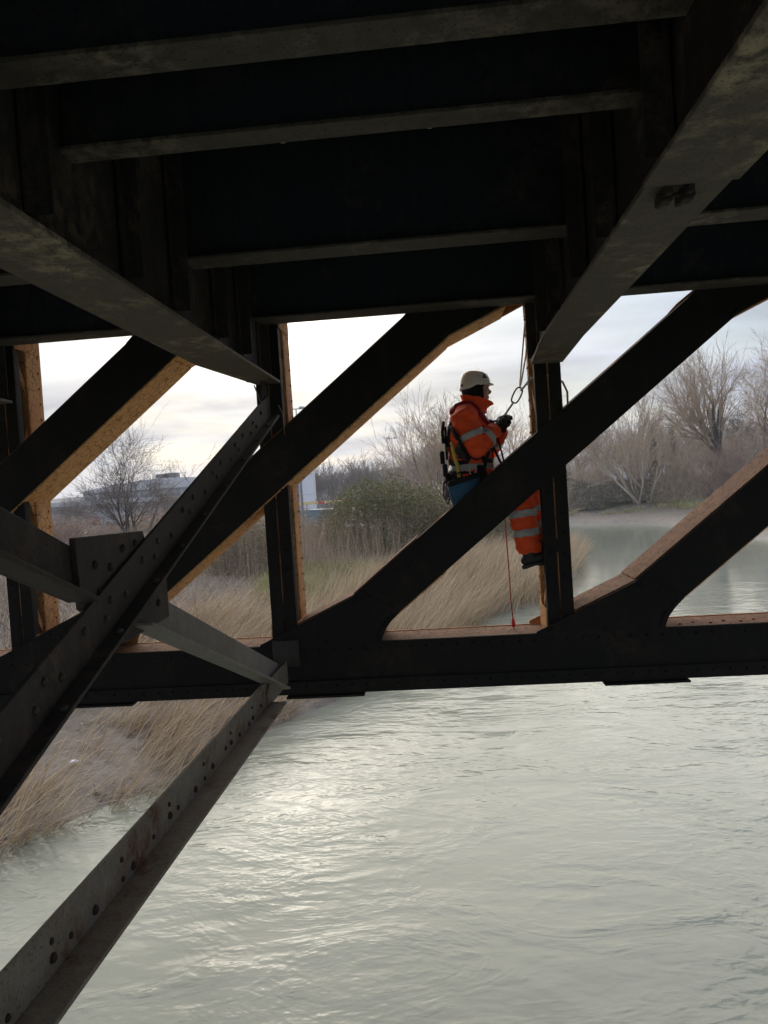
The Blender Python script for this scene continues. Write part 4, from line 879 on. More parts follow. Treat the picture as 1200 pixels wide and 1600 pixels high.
# parked vehicles far left
M_TYRE = plain('tyre', (0.02, 0.02, 0.02), 0.8)
def car(label, x, y, c, h=1.45, van=False):
    z = gz(x, y); o = thing('parked_van' if van else 'parked_car', label, 'van' if van else 'car', (x, y, z)); bm_ = plain('car_paint', c, 0.25)
    prof = [(-2.1, .3), (2.1, .3), (2.15, .75), (1.5, .85), (.9, h), (-1.3, h), (-2.0, .9)] if not van else [(-2.6, .3), (2.4, .3), (2.5, .95), (2.0, 1.2), (1.4, h), (-2.6, h)]
    MB().prism([(x + a, z + b) for a, b in prof], 'y', y - .85, y + .85).build('body', bm_, o, bevel=0.06)
    if not van: MB().prism([(x - 1.25, z + h - .08), (x + .85, z + h - .08), (x + 1.3, z + .9), (x - 1.75, z + .95)], 'y', y - .865, y - .855).build('side_window', M_WIN, o)
    else: MB().prism([(x + .6, z + h - .15), (x + 1.3, z + h - .15), (x + 1.8, z + 1.25), (x + .6, z + 1.25)], 'y', y - .865, y - .855).build('side_window', M_WIN, o)
    for a in (-1.35, 1.35):
        for s in (-1, 1): MB().tube([(x + a, y + s * .66, z + .33), (x + a, y + s * .88, z + .33)], .33, 12).build('wheel', M_TYRE, o)
car('red car parked left of the bare tree', -56.5, 117, (0.35, 0.05, 0.04)); car('grey van parked between the red cars far left', -51.5, 117, (0.33, 0.34, 0.36), 1.9, True)
car('orange van parked right of the left bare tree', -41.0, 116, (0.55, 0.24, 0.06), 2.1, True); car('red car beside the orange van', -46.2, 117, (0.40, 0.06, 0.05)); car('white car behind the row of bare trees', -13.5, 143, (0.8, 0.8, 0.82))
# litter on the mud
o = MB()
g = np.random.RandomState(3); vs = [(-4.55 + 0.42 * i / 5 + g.uniform(-.03, .03), 15.0 + 0.35 * j / 4 + g.uniform(-.03, .03), gz(-4.5, 15.1) + 0.10 + g.uniform(-.07, .1)) for j in range(5) for i in range(6)]
o.add(vs, [(j * 6 + i, j * 6 + i + 1, j * 6 + i + 7, j * 6 + i + 6) for j in range(4) for i in range(5)])
b = o.build('plastic_sheet', plain('faded_blue_plastic', (0.20, 0.28, 0.38), 0.5), smooth=True); tag(b, 'crumpled pale blue plastic sheet washed up on the near bank', 'litter')
sm = b.modifiers.new('thick', 'SOLIDIFY'); sm.thickness = 0.006
x, y = -6.9, 12.9; z = gz(x, y)
o = MB().tube([(x, y, z + 0.07), (x + 0.10, y + 0.02, z + 0.08), (x + 0.15, y + 0.03, z + 0.08), (x + 0.19, y + 0.035, z + 0.08)], [0.04, 0.04, 0.018, 0.016], 8).build('plastic_bottle', plain('white_plastic', (0.75, 0.75, 0.75), 0.3), smooth=True); tag(o, 'small white plastic bottle lying in the flattened reeds', 'bottle')
# ------------------------------------------------------------------ the rope-access worker
def remesh(mb, name, voxel=0.009, smooth=4, wrinkle=0.0, wscale=14.0, seed=0.0):
    """fuse overlapping closed shapes into one continuous skin"""
    me = mb.mesh(name + '_src'); o = bpy.data.objects.new('tmp', me); COL.objects.link(o)
    r = o.modifiers.new('r', 'REMESH'); r.mode = 'VOXEL'; r.voxel_size = voxel
    s = o.modifiers.new('s', 'SMOOTH'); s.factor = 0.5; s.iterations = smooth
    dg = bpy.context.evaluated_depsgraph_get(); dg.update(); out = bpy.data.meshes.new_from_object(o.evaluated_get(dg)); out.name = name
    bpy.data.objects.remove(o); bpy.data.meshes.remove(me)
    if wrinkle:
        n = len(out.vertices); co = np.empty(n * 3, np.float32); out.vertices.foreach_get('co', co); co = co.reshape(-1, 3)
        no = np.array([v.normal[:] for v in out.vertices])
        w = np.array([mnoise.noise(Vector((c[0] * wscale, c[1] * wscale, c[2] * wscale * 1.7 + seed))) + 0.7 * (1 - 2 * abs(mnoise.noise(Vector((c[0] * wscale * 0.8 + 9, c[1] * wscale * 0.8, c[2] * wscale * 1.9 + seed))))) for c in co])
        co += no * (w * wrinkle)[:, None]; out.vertices.foreach_set('co', co.ravel().astype(np.float32)); out.update()
    out.materials.clear(); return out
def band(src, name, mat, parent, test, off=0.003):
    """strip of cloth lying on another garment: the faces that pass the test, lifted"""
    keep = [p for p in src.polygons if test(p.center)]; mp = {}; vs = []; fs = []
    for p in keep:
        f = []
        for i in p.vertices:
            if i not in mp: mp[i] = len(vs); v = src.vertices[i]; vs.append(v.co + v.normal * off)
            f.append(mp[i])
        fs.append(f)
    me = bpy.data.meshes.new(name); me.from_pydata([tuple(v) for v in vs], [], fs); me.update()
    o = link(name, me, mat, parent, smooth=True); s = o.modifiers.new('t', 'SOLIDIFY'); s.thickness = 0.003; s.offset = 1.0; return o
def seg_t(c, a, b):
    a = Vector(a); b = Vector(b); d = b - a; t = (c - a).dot(d) / d.length_squared; return t, (c - (a + d * t)).length
def strap(name, mat, parent, pts, width, bvh, off=0.007, thick=0.004, closed=False):
    """webbing laid over the clothes: points are snapped to the surface"""
    P = []
    n = len(pts)
    for i in range(n if closed else n - 1):
        a = Vector(pts[i]); b = Vector(pts[(i + 1) % n])
        for k in range(5): P.append(a.lerp(b, k / 5))
    if not closed: P.append(Vector(pts[-1]))
    co, nn = [], []
    for p in P:
        h = bvh.find_nearest(p); co.append(h[0] + h[1] * off); nn.append(h[1])
    mb = MB(); m = len(co); vs = []
    for i in range(m):
        d = ((co[(i + 1) % m] if closed else co[min(i + 1, m - 1)]) - (co[i - 1] if closed or i else co[0])).normalized(); s = d.cross(nn[i]).normalized() * width / 2
        vs += [co[i] - s, co[i] + s]
    fs = [(2 * i, 2 * i + 1, (2 * i + 3) % (2 * m), (2 * i + 2) % (2 * m)) for i in range(m if closed else m - 1)]
    me = bpy.data.meshes.new(name); me.from_pydata([tuple(v) for v in vs], [], fs); me.update()
    o = link(name, me, mat, parent, smooth=True); sm = o.modifiers.new('t', 'SOLIDIFY'); sm.thickness = thick; sm.offset = 0; return o

def fabric(name, c, rough=0.75):
    m = Mat(name); p = m.pos(); n = m.noise(p, 22, 4, 0.6); f = m.noise(p, 260, 2, 0.5)
    m.color(m.mix(m.ramp(n, 0.3, 0.7), tuple(x * 0.86 for x in c), c)); m.set(Roughness=rough); m.b.inputs['Specular IOR Level'].default_value = 0.25
    m.b.inputs['Sheen Weight'].default_value = 0.05; m.bump(m.math('ADD', n, m.math('MULTIPLY', f, 0.25)), 0.006, 0.7); return m.m
M_HIVIS = fabric('orange_hi_vis_cloth', (1.0, 0.105, 0.022)); M_TAPE = plain('grey_reflective_tape', (0.42, 0.41, 0.38), 0.35, var=0.06)
M_BLACK = fabric('black_webbing', (0.010, 0.010, 0.011)); M_GLOVE = fabric('dark_glove', (0.035, 0.033, 0.028)); M_BALA = fabric('black_balaclava', (0.012, 0.012, 0.016))
M_MAROON = fabric('dark_red_tube', (0.30, 0.014, 0.03)); M_YELLOW = fabric('yellow_webbing', (0.62, 0.52, 0.10)); M_BAG = fabric('blue_bag_cloth', (0.04, 0.125, 0.215), 0.6)
M_SKIN = plain('skin', (0.50, 0.27, 0.19), 0.55, var=0.1, scale=60); M_HELM = plain('cream_helmet', (0.78, 0.74, 0.64), 0.3, var=0.04); M_BOOT = plain('black_boot', (0.02, 0.02, 0.02), 0.5, relief=0.002)
M_EYE = plain('eye', (0.12, 0.09, 0.08), 0.2); M_STEEL = plain('polished_steel', (0.45, 0.44, 0.42), 0.3, 0.9); M_DSTEEL = plain('anodised_grey', (0.10, 0.10, 0.11), 0.35, 0.7)
M_ROPE = plain('white_rope', (0.86, 0.80, 0.70), 0.8, scale=160, var=0.12); M_RROPE = plain('red_cord', (0.55, 0.10, 0.06), 0.8, scale=160, var=0.25); M_LOGO = plain('black_mark', (0.02, 0.02, 0.022), 0.4); M_LOGO2 = plain('tan_mark', (0.42, 0.34, 0.25), 0.4)

man = thing('person', 'person in orange hi-vis and cream helmet sitting astride the diagonal beam', 'person', (0.24, 5.92, 5.0))
HIPR, HIPL = (0.25, 5.83, 5.04), (0.25, 6.00, 5.02); KNR, KNL = (0.588, 5.80, 4.975), (0.69, 5.90, 4.965); ANR, ANL = (0.640, 5.785, 4.47), (0.735, 5.885, 4.55)
SHR, SHL = (0.205, 5.745, 5.515), (0.225, 6.095, 5.515); ELR, ELL = (0.292, 5.715, 5.275), (0.40, 6.12, 5.27); WRR, WRL = (0.462, 5.83, 5.425), (0.515, 5.965, 5.425)
HC = Vector((0.322, 5.92, 5.725))
# the body itself, one continuous skin under the clothes
b = MB()
b.tube([(0.25, 5.92, 4.98), (0.25, 5.92, 5.12), (0.255, 5.92, 5.32), (0.245, 5.92, 5.48), (0.255, 5.92, 5.57)], [(0.11, 0.15), (0.105, 0.14), (0.115, 0.155), (0.11, 0.17), (0.07, 0.09)], 16, up=(1, 0, 0))
b.tube([(0.26, 5.92, 5.53), (0.30, 5.92, 5.66)], 0.055, 12)
for S, E_, W_ in ((SHR, ELR, WRR), (SHL, ELL, WRL)): b.tube([S, E_], [0.055, 0.042], 10); b.tube([E_, W_], [0.042, 0.028], 10); b.ball(E_, 0.042); b.ball(S, 0.06)
for H_, K_, A_ in ((HIPR, KNR, ANR), (HIPL, KNL, ANL)): b.tube([H_, K_], [0.085, 0.058], 10); b.tube([K_, A_], [0.056, 0.04], 10); b.ball(K_, 0.058); b.ball(H_, 0.085)
hd = MB(); hd.ball(HC, 0.098, 0.076, 0.112, 20, 14)
hd.tube([HC + Vector((0.03, 0, -0.05)), HC + Vector((0.062, 0, -0.098))], [(0.06, 0.05), (0.026, 0.026)], 12)          # jaw and chin
hd.tube([HC + Vector((0.086, 0, 0.012)), HC + Vector((0.108, 0, -0.022)), HC + Vector((0.100, 0, -0.032))], [0.008, 0.0135, 0.010], 8)  # nose
hd.tube([HC + Vector((0.080, -0.03, 0.020)), HC + Vector((0.094, 0, 0.026)), HC + Vector((0.080, 0.03, 0.020))], 0.011, 8)    # brow
hd.tube([HC + Vector((0.080, -0.02, -0.058)), HC + Vector((0.094, 0, -0.054)), HC + Vector((0.080, 0.02, -0.058))], 0.0075, 8)   # upper lip
hd.tube([HC + Vector((0.078, -0.018, -0.070)), HC + Vector((0.091, 0, -0.068)), HC + Vector((0.078, 0.018, -0.070))], 0.0075, 8) # lower lip
for s in (-1, 1): hd.ball(HC + Vector((0.062, s * 0.042, -0.02)), 0.022, 0.02, 0.02)                                      # cheekbones
b.add(hd.v, hd.f)
link('body', remesh(b, 'body', 0.0065, 2), M_SKIN, man, smooth=True)
for s in (-1, 1): MB().ball(HC + Vector((0.079, s * 0.031, 0.004)), 0.012, 0.011, 0.011, 10, 6).build('eye', M_EYE, man, smooth=True)
# balaclava: a shell over ears, crown and neck that leaves the face open
bl = MB(); bl.ball(HC + Vector((-0.012, 0, 0.0)), 0.102, 0.086, 0.118, 20, 14).tube([HC + Vector((-0.012, 0, -0.03)), (0.285, 5.92, 5.58)], [(0.088, 0.078), (0.085, 0.085)], 16)
bl.tube([HC + Vector((0.022, 0, -0.055)), HC + Vector((0.045, 0, -0.118))], [(0.07, 0.066), (0.036, 0.04)], 12)
bme = remesh(bl, 'balaclava', 0.007, 2)
fc_ = [p for p in bme.polygons]
kill = [p.index for p in fc_ if (p.center.x - HC.x) > 0.052 - 0.25 * max(0, (p.center.z - HC.z)) and p.center.z > HC.z - 0.085]
bmx = bmesh.new(); bmx.from_mesh(bme); bmx.faces.ensure_lookup_table(); bmesh.ops.delete(bmx, geom=[bmx.faces[i] for i in kill], context='FACES'); bmx.to_mesh(bme); bmx.free()
o = link('balaclava', bme, M_BALA, man, smooth=True); sm = o.modifiers.new('t', 'SOLIDIFY'); sm.thickness = 0.004
# helmet: shell with a sweeping lower edge, brim, rim, side vents, chin strap
hm = MB(); n = 40; m = 14; c = Vector((0.312, 5.92, 5.765))
for i in range(m + 1):
    a = i / m * math.pi / 2
    for k in range(n):
        q = 2 * math.pi * k / n; cx_, sy_ = math.cos(q), math.sin(q)
        z0 = 5.728 + 0.016 * (cx_ + 1) / 2 + 0.022 * max(0, cx_) ** 1.5 + 0.020 * math.exp(-((q if q < math.pi else 2 * math.pi - q) - 1.45) ** 2 / 0.10)
        rx = 0.118 + (0.006 if cx_ > 0 else 0.0); r = math.cos(a) ** 0.62
        ridge = 0.004 * math.exp(-(sy_ * math.cos(a) / 0.16) ** 2)
        hm.v.append((c.x + rx * cx_ * r, c.y + 0.105 * sy_ * r, z0 + (5.878 + ridge - 0.010 * cx_ * r - z0) * math.sin(a) ** 0.92))
for i in range(m):
    for k in range(n): hm.f.append((i * n + k, i * n + (k + 1) % n, (i + 1) * n + (k + 1) % n, (i + 1) * n + k))
o = hm.build('helmet', M_HELM, man, smooth=True); sm = o.modifiers.new('t', 'SOLIDIFY'); sm.thickness = 0.006; sm.offset = -1; helmet = o
br = MB()
for k in range(13):
    q = -0.85 + 1.7 * k / 12; w_ = math.cos(q / 0.85 * math.pi / 2) ** 0.6 * 0.026
    for d_, dz_ in ((0.0, 0.012), (w_, 0.004), (w_, -0.002), (0.0, 0.002)): br.v.append((c.x + (0.122 + d_) * math.cos(q), c.y + (0.103 + d_ * 0.5) * math.sin(q), 5.763 + dz_ - d_ * 0.15))
for k in range(12):
    for j in range(4): br.f.append((k * 4 + j, k * 4 + (j + 1) % 4, k * 4 + 4 + (j + 1) % 4, k * 4 + 4 + j))
br.build('brim', M_HELM, helmet, smooth=True)
hb = BVHTree.FromPolygons([Vector(v) for v in hm.v], [f for f in hm.f])
def on_helm(x, z, s): h = hb.ray_cast(Vector((x, c.y + s * 0.4, z)), Vector((0, -s, 0))); return h
for s in (-1, 1):
    def patch(name, pts, mat, off):
        mb = MB(); co = []
        for x, z in pts:
            h = on_helm(x, z, s); co.append((h[0] + h[1] * (off if h[1].y * s > 0 else -off)) if h[0] else Vector((x, c.y + s * 0.1, z)))
        mb.add(co, [tuple(range(len(co)))]); o = mb.build(name, mat, helmet); sm = o.modifiers.new('t', 'SOLIDIFY'); sm.thickness = 0.002
    patch('side_vent', [(0.385, 5.838), (0.368, 5.805), (0.404, 5.802)], M_LOGO, 0.008)
    patch('vent_mark', [(0.387, 5.824), (0.380, 5.811), (0.395, 5.810)], M_LOGO2, 0.011)
    patch('rear_clip', [(0.205, 5.775), (0.205, 5.752), (0.222, 5.752), (0.222, 5.775)], M_LOGO, 0.002)
    MB().tube([(0.30, c.y + s * 0.098, 5.752), (0.318, c.y + s * 0.094, 5.70), (0.352, c.y + s * 0.07, 5.645), (0.372, c.y, 5.618)], 0.0055, 6).tube([(0.375, c.y + s * 0.092, 5.757), (0.352, c.y + s * 0.087, 5.70), (0.345, c.y + s * 0.075, 5.655)], 0.0055, 6).build('chin_strap', M_BLACK, helmet)

# jacket and trousers
j = MB()
j.tube([(0.235, 5.92, 4.985), (0.245, 5.92, 5.08), (0.25, 5.92, 5.18), (0.252, 5.92, 5.33), (0.245, 5.92, 5.46), (0.243, 5.92, 5.555), (0.27, 5.92, 5.60)],
       [(0.165, 0.165), (0.165, 0.17), (0.16, 0.165), (0.168, 0.175), (0.155, 0.19), (0.115, 0.155), (0.085, 0.09)], 24, up=(1, 0, 0))
for S, E_, W_ in ((SHR, ELR, WRR), (SHL, ELL, WRL)):
    S = Vector(S); E2 = Vector(E_); W2 = Vector(W_); S0 = S + Vector((0.02, 0.04 if S.y < 5.92 else -0.04, 0.01))
    j.tube([S0, S, S.lerp(E2, 0.5), E2], [0.085, 0.092, 0.088, 0.078], 16); j.ball(E2, 0.079, n=14, m=10); j.ball(S0, 0.088, n=14, m=10)
    j.tube([E2, E2.lerp(W2, 0.5), E2.lerp(W2, 0.93)], [0.078, 0.070, 0.052], 14); j.ball(E2 + Vector((-0.01, 0, -0.035)), 0.05, n=12, m=8)
jme = remesh(j, 'jacket', 0.0075, 2, 0.010, 11.0); jacket = link('jacket', jme, M_HIVIS, man, smooth=True)
t = MB()
t.tube([(0.24, 5.92, 4.93), (0.245, 5.92, 5.06)], [(0.15, 0.155), (0.15, 0.155)], 20, up=(1, 0, 0))
for H_, K_, A_ in ((HIPR, KNR, ANR), (HIPL, KNL, ANL)):
    H2, K2, A2 = Vector(H_), Vector(K_), Vector(A_)
    t.tube([H2, H2.lerp(K2, 0.5), K2], [0.115, 0.092, (0.085, 0.060)], 16, up=(0, 0, 1)); t.ball(H2, 0.115, n=14, m=10); t.ball(K2, 0.085 if H_[1] < 5.92 else 0.07, 0.06, 0.085, n=14, m=10)
    w_ = 1.0 if H_[1] < 5.92 else 0.62; t.tube([K2, K2.lerp(A2, 0.4), K2.lerp(A2, 0.9), K2.lerp(A2, 1.03)], [(0.104 * w_, 0.060), (0.102 * w_, 0.060), (0.092 * w_, 0.056), (0.09 * w_, 0.054)], 16, up=(1, 0, 0))
tme = remesh(t, 'trousers', 0.0075, 2, 0.009, 12.0, 4.0); trousers = link('trousers', tme, M_HIVIS, man, smooth=True)
# collar: an open flared band, high at the back and pointed at the front
cl = MB(); n = 28
for i in range(7):
    f = i / 6
    for k in range(n):
        q = 2 * math.pi * k / n; cx_ = math.cos(q)
        top = 5.655 - 0.012 * cx_ + 0.028 * (1 - cx_) / 2 - 0.03 * max(0, cx_) ** 8; z = 5.545 + (top - 5.545) * f
        r = 0.108 - 0.022 * math.sin(f * math.pi) + 0.006 * math.sin(5 * q + 2 * f)
        cl.v.append((0.283 + 0.018 * f + (r + 0.034 * f * max(0, cx_) ** 6) * cx_ * 1.03, 5.92 + r * math.sin(q), z + 0.004 * math.sin(7 * q + f * 4)))
for i in range(6):
    for k in range(n): cl.f.append((i * n + k, i * n + (k + 1) % n, (i + 1) * n + (k + 1) % n, (i + 1) * n + k))
o = cl.build('collar', M_HIVIS, jacket, smooth=True); sm = o.modifiers.new('t', 'SOLIDIFY'); sm.thickness = 0.008
# reflective tape
for S, E_, W_ in ((SHR, ELR, WRR), (SHL, ELL, WRL)):
    band(jme, 'reflective_band', M_TAPE, jacket, lambda c_: 0.54 < seg_t(c_, S, E_)[0] < 0.72 and seg_t(c_, S, E_)[1] < 0.115 and (c_.y - 5.92) * (S[1] - 5.92) > 0.02)
    band(jme, 'reflective_band', M_TAPE, jacket, lambda c_: 0.36 < seg_t(c_, E_, W_)[0] < 0.55 and seg_t(c_, E_, W_)[1] < 0.095 and c_.x > 0.33)
band(jme, 'reflective_band', M_TAPE, jacket, lambda c_: 5.105 < c_.z < 5.155 and seg_t(c_, ELR, WRR)[1] > 0.10)
for H_, K_, A_ in ((HIPR, KNR, ANR), (HIPL, KNL, ANL)):
    for a, b_ in ((0.38, 0.485), (0.67, 0.775)): band(tme, 'reflective_band', M_TAPE, trousers, lambda c_: a < seg_t(c_, K_, A_)[0] < b_ and seg_t(c_, K_, A_)[1] < 0.12 and abs(c_.y - K_[1]) < 0.12)
# boots
def boot(A_):
    A2 = Vector(A_); b = MB(); s = Vector((math.cos(0.16), 0, math.sin(0.16))); u = Vector((-s.z, 0, s.x))
    H0 = A2 + Vector((-0.022, 0, -0.070))
    b.tube([A2 + Vector((0.0, 0, 0.06)), A2 + Vector((0, 0, -0.02)), H0 + s * 0.035 + u * 0.01], [0.056, 0.054, 0.05], 14)
    b.ball(H0 + s * 0.0, 0.046, 0.042, 0.044, 14, 10); b.tube([H0 - s * 0.02, H0 + s * 0.06, H0 + s * 0.13, H0 + s * 0.19, H0 + s * 0.215], [(0.046, 0.040), (0.048, 0.043), (0.040, 0.047), (0.032, 0.043), (0.018, 0.028)], 14, up=u)
    o = link('boot', remesh(b, 'boot', 0.007, 2), M_BOOT, man, smooth=True)
    so = MB(); pr = [(-0.045, 0.030), (-0.02, 0.043), (0.05, 0.040), (0.12, 0.049), (0.18, 0.044), (0.22, 0.022)]
    pts = [H0 + s * x - u * 0.030 + Vector((0, w_, 0)) for x, w_ in pr] + [H0 + s * x - u * 0.030 + Vector((0, -w_, 0)) for x, w_ in pr[::-1]]; n = len(pts)
    low = [p - u * (0.028 if ((p - H0).dot(s) < 0.045 or (p - H0).dot(s) > 0.09) else 0.016) for p in pts]
    so.add(pts + low, [tuple(range(n)), tuple(range(2 * n - 1, n - 1, -1))] + [(i, (i + 1) % n, (i + 1) % n + n, i + n) for i in range(n)])
    so.build('sole', M_BOOT, o, bevel=0.004); return o
boot(ANR); boot(ANL)
# gloves: palm, four bent fingers of different lengths, a thumb from the side of the palm
def hand(W_, fwd, palm_n, grip, name='glove'):
    """fwd: wrist -> knuckles; palm_n: out of the palm; fingers curl towards palm_n"""
    W2 = Vector(W_); f = Vector(fwd).normalized(); pn = Vector(palm_n); pn = (pn - f * pn.dot(f)).normalized(); sd = f.cross(pn); b = MB()
    b.tube([W2 - f * 0.045, W2, W2 + f * 0.03, W2 + f * 0.085], [(0.038, 0.036), (0.032, 0.030), (0.040, 0.022), (0.042, 0.019)], 12, up=sd)
    for i, (o_, ln) in enumerate(((-0.031, 0.068), (-0.0105, 0.078), (0.0105, 0.072), (0.030, 0.056))):
        p = W2 + f * 0.070 + sd * o_; ang = 0.0; pts = [p]; seg = [0.02, ln * 0.42, ln * 0.33, ln * 0.25]
        for k_, l_ in enumerate(seg):
            ang += (0.12, grip * 0.75, grip, grip * 0.8)[k_]; d = f * math.cos(ang) + pn * math.sin(ang); p = p + d * l_; pts.append(p)
        b.tube(pts, [0.0105, 0.0108, 0.0100, 0.0092, 0.0075], 8)
    tb = W2 + f * 0.018 - sd * 0.034; b.tube([tb, tb - sd * 0.022 + f * 0.026 + pn * 0.012, tb - sd * 0.016 + f * 0.050 + pn * 0.030, tb - sd * 0.002 + f * 0.066 + pn * 0.040], [0.015, 0.0135, 0.0115, 0.009], 8)
    return link(name, remesh(b, name, 0.0045, 1), M_GLOVE, man, smooth=True)
hand(WRR, (0.62, 0.30, 0.62), (0.55, 0.75, -0.35), 1.05)
hand(WRL, (0.30, -0.25, 0.85), (0.35, -0.9, -0.1), 1.15)
# harness, back pad, shoulder tube
bv = BVHTree.FromObject(jacket, bpy.context.evaluated_depsgraph_get()) if False else BVHTree.FromPolygons([v.co.copy() for v in jme.vertices], [tuple(p.vertices) for p in jme.polygons])
tv = BVHTree.FromPolygons([v.co.copy() for v in tme.vertices], [tuple(p.vertices) for p in tme.polygons])
hr = thing_part = MB().box(0.055, 0.075, 5.86, 5.98, 5.20, 5.46).build('harness', M_BLACK, man, bevel=0.008)
ring = lambda z, rx, ry, n=18, cx=0.25, tilt=0.0: [(cx + rx * math.cos(2 * math.pi * k / n), 5.92 + ry * math.sin(2 * math.pi * k / n), z + tilt * math.cos(2 * math.pi * k / n)) for k in range(n)]
strap('waist_belt', M_BLACK, hr, ring(5.055, 0.2, 0.22, tilt=-0.02), 0.075, bv, 0.012, 0.012, True)
strap('upper_belt', M_BLACK, hr, ring(5.175, 0.2, 0.22), 0.030, bv, 0.008, 0.005, True)
for s in (-1, 1):
    strap('back_pad', M_BLACK, hr, [(0.10, 5.92 + s * 0.16, 5.40), (0.12, 5.92 + s * 0.2, 5.33), (0.16, 5.92 + s * 0.2, 5.24), (0.20, 5.92 + s * 0.2, 5.19)], 0.12, bv, 0.010, 0.014)
    strap('shoulder_strap', M_BLACK, hr, [(0.09, 5.92 + s * 0.05, 5.30), (0.10, 5.92 + s * 0.08, 5.45), (0.17, 5.92 + s * 0.10, 5.60), (0.30, 5.92 + s * 0.10, 5.60), (0.42, 5.92 + s * 0.07, 5.45), (0.43, 5.92 + s * 0.04, 5.25), (0.42, 5.92, 5.12)], 0.045, bv, 0.008)
    strap('yellow_strap', M_YELLOW, hr, [(0.10, 5.92 + s * 0.13, 5.33), (0.10, 5.92 + s * 0.16, 5.24), (0.115, 5.92 + s * 0.19, 5.15), (0.13, 5.92 + s * 0.2, 5.05)], 0.030, bv, 0.022)
    strap('front_strap', M_BLACK, hr, [(0.42, 5.92 + s * 0.05, 5.30), (0.38, 5.92 + s * 0.15, 5.22), (0.36, 5.92 + s * 0.18, 5.12), (0.30, 5.92 + s * 0.2, 5.03)], 0.030, bv, 0.012)
    H2 = Vector(HIPR if s < 0 else HIPL); strap('leg_loop', M_BLACK, hr, [H2 + Vector((0.07 + 0.02 * math.cos(a_), 0.16 * math.sin(a_), 0.16 * math.cos(a_))) for a_ in np.linspace(0, 2 * math.pi, 12, endpoint=False)], 0.07, tv, 0.010, 0.012, True)
    strap('shoulder_tube', M_MAROON, hr, [(0.125, 5.92 + s * 0.02, 5.57), (0.15, 5.92 + s * 0.09, 5.60), (0.21, 5.92 + s * 0.13, 5.60), (0.29, 5.92 + s * 0.13, 5.56), (0.35, 5.92 + s * 0.11, 5.50), (0.40, 5.92 + s * 0.08, 5.42)], 0.050, bv, 0.011, 0.022)
    MB().tube([(0.25 + 0.026 * math.cos(a_), 5.92 + s * 0.195, 5.11 + 0.042 * math.sin(a_)) for a_ in np.linspace(0, 2 * math.pi, 14)], 0.005, 6, cap=False).build('side_ring', M_STEEL, hr, smooth=True)
MB().tube([(0.055, 5.90, 5.50), (0.04, 5.88, 5.42), (0.045, 5.86, 5.33)], 0.012, 6).build('back_lanyard', M_BLACK, hr, smooth=True)
# gear loops with carabiners hanging from the back of the belt
def karabiner(c_, h, w_, mat, parent, ax=(1, 0, 0), name='carabiner'):
    c_ = Vector(c_); ax = Vector(ax).normalized(); up = Vector((0, 0, 1)) - ax * ax.z; up.normalize(); pts = []
    for a_ in np.linspace(0, 2 * math.pi, 22):
        x = math.cos(a_); y = math.sin(a_); pts.append(c_ + ax * w_ / 2 * (abs(x) ** 0.6) * (1 if x > 0 else -1) + up * h / 2 * (abs(y) ** 0.8) * (1 if y > 0 else -1))
    return MB().tube(pts, 0.0065, 6, cap=False).build(name, mat, parent, smooth=True)
for i, (x, y, z, h) in enumerate(((0.060, 5.84, 4.95, 0.11), (0.045, 5.87, 4.97, 0.12), (0.07, 5.80, 4.96, 0.10), (0.05, 5.95, 4.95, 0.11))): karabiner((x, y, z), h, 0.055, (M_DSTEEL, M_STEEL)[i % 2], hr, (0.6, 0.8, 0))
for x, y, z in ((0.045, 5.83, 5.12), (0.03, 5.87, 5.22), (0.06, 5.81, 5.05)): MB().box(x - 0.018, x + 0.018, y - 0.02, y + 0.02, z - 0.05, z + 0.05).build('gear_pouch', M_BLACK, hr, bevel=0.008)
MB().tube([(0.10, 5.80, 5.06), (0.03, 5.83, 5.03), (0.02, 5.86, 4.93), (0.05, 5.85, 4.86), (0.08, 5.83, 4.93)], 0.007, 6).build('gear_loop', M_BLACK, hr, smooth=True)
MB().tube([(0.42, 5.90, 5.30), (0.455, 5.88, 5.20), (0.50, 5.87, 5.09)], 0.009, 6).tube([(0.46, 5.90, 5.36), (0.49, 5.89, 5.22), (0.51, 5.87, 5.09)], 0.007, 6).build('lanyard', M_BLACK, hr, smooth=True)
MB().ball((0.405, 5.86, 5.44), 0.045, 0.035, 0.05, 12, 8).build('chest_device', M_BLACK, hr, smooth=True)
# tool bag on the belt
bg = thing('tool_bag', 'blue cloth tool bag with a black rim hanging at the worker\'s hip', 'bag', (0.17, 5.70, 4.80))
w = MB(); n = 24
for i, (z, r1, r2) in enumerate(((5.035, 0.115, 0.036), (4.99, 0.113, 0.037), (4.93, 0.108, 0.038), (4.87, 0.10, 0.037), (4.82, 0.088, 0.033), (4.80, 0.07, 0.024))):
    for k in range(n): q = 2 * math.pi * k / n; w.v.append((0.175 + 0.004 * i + r1 * math.cos(q) * (1 + 0.03 * math.sin(4 * q + i)), 5.695 + r2 * math.sin(q), z + 0.03 * math.cos(q) * (1 - i / 5)))
for i in range(5):
    for k in range(n): w.f.append((i * n + k, i * n + (k + 1) % n, (i + 1) * n + (k + 1) % n, (i + 1) * n + k))
w.f.append(tuple(5 * n + k for k in range(n)))
o = w.build('pouch', M_BAG, bg, smooth=True); sm = o.modifiers.new('t', 'SOLIDIFY'); sm.thickness = 0.005
MB().tube([(0.175 + 0.117 * math.cos(q), 5.695 + 0.039 * math.sin(q), 5.037 + 0.03 * math.cos(q)) for q in np.linspace(0, 2 * math.pi, 25)], [(0.022, 0.006)] * 25, 8, cap=False, up=(0, 0, 1)).build('rim', M_BLACK, bg, smooth=True)
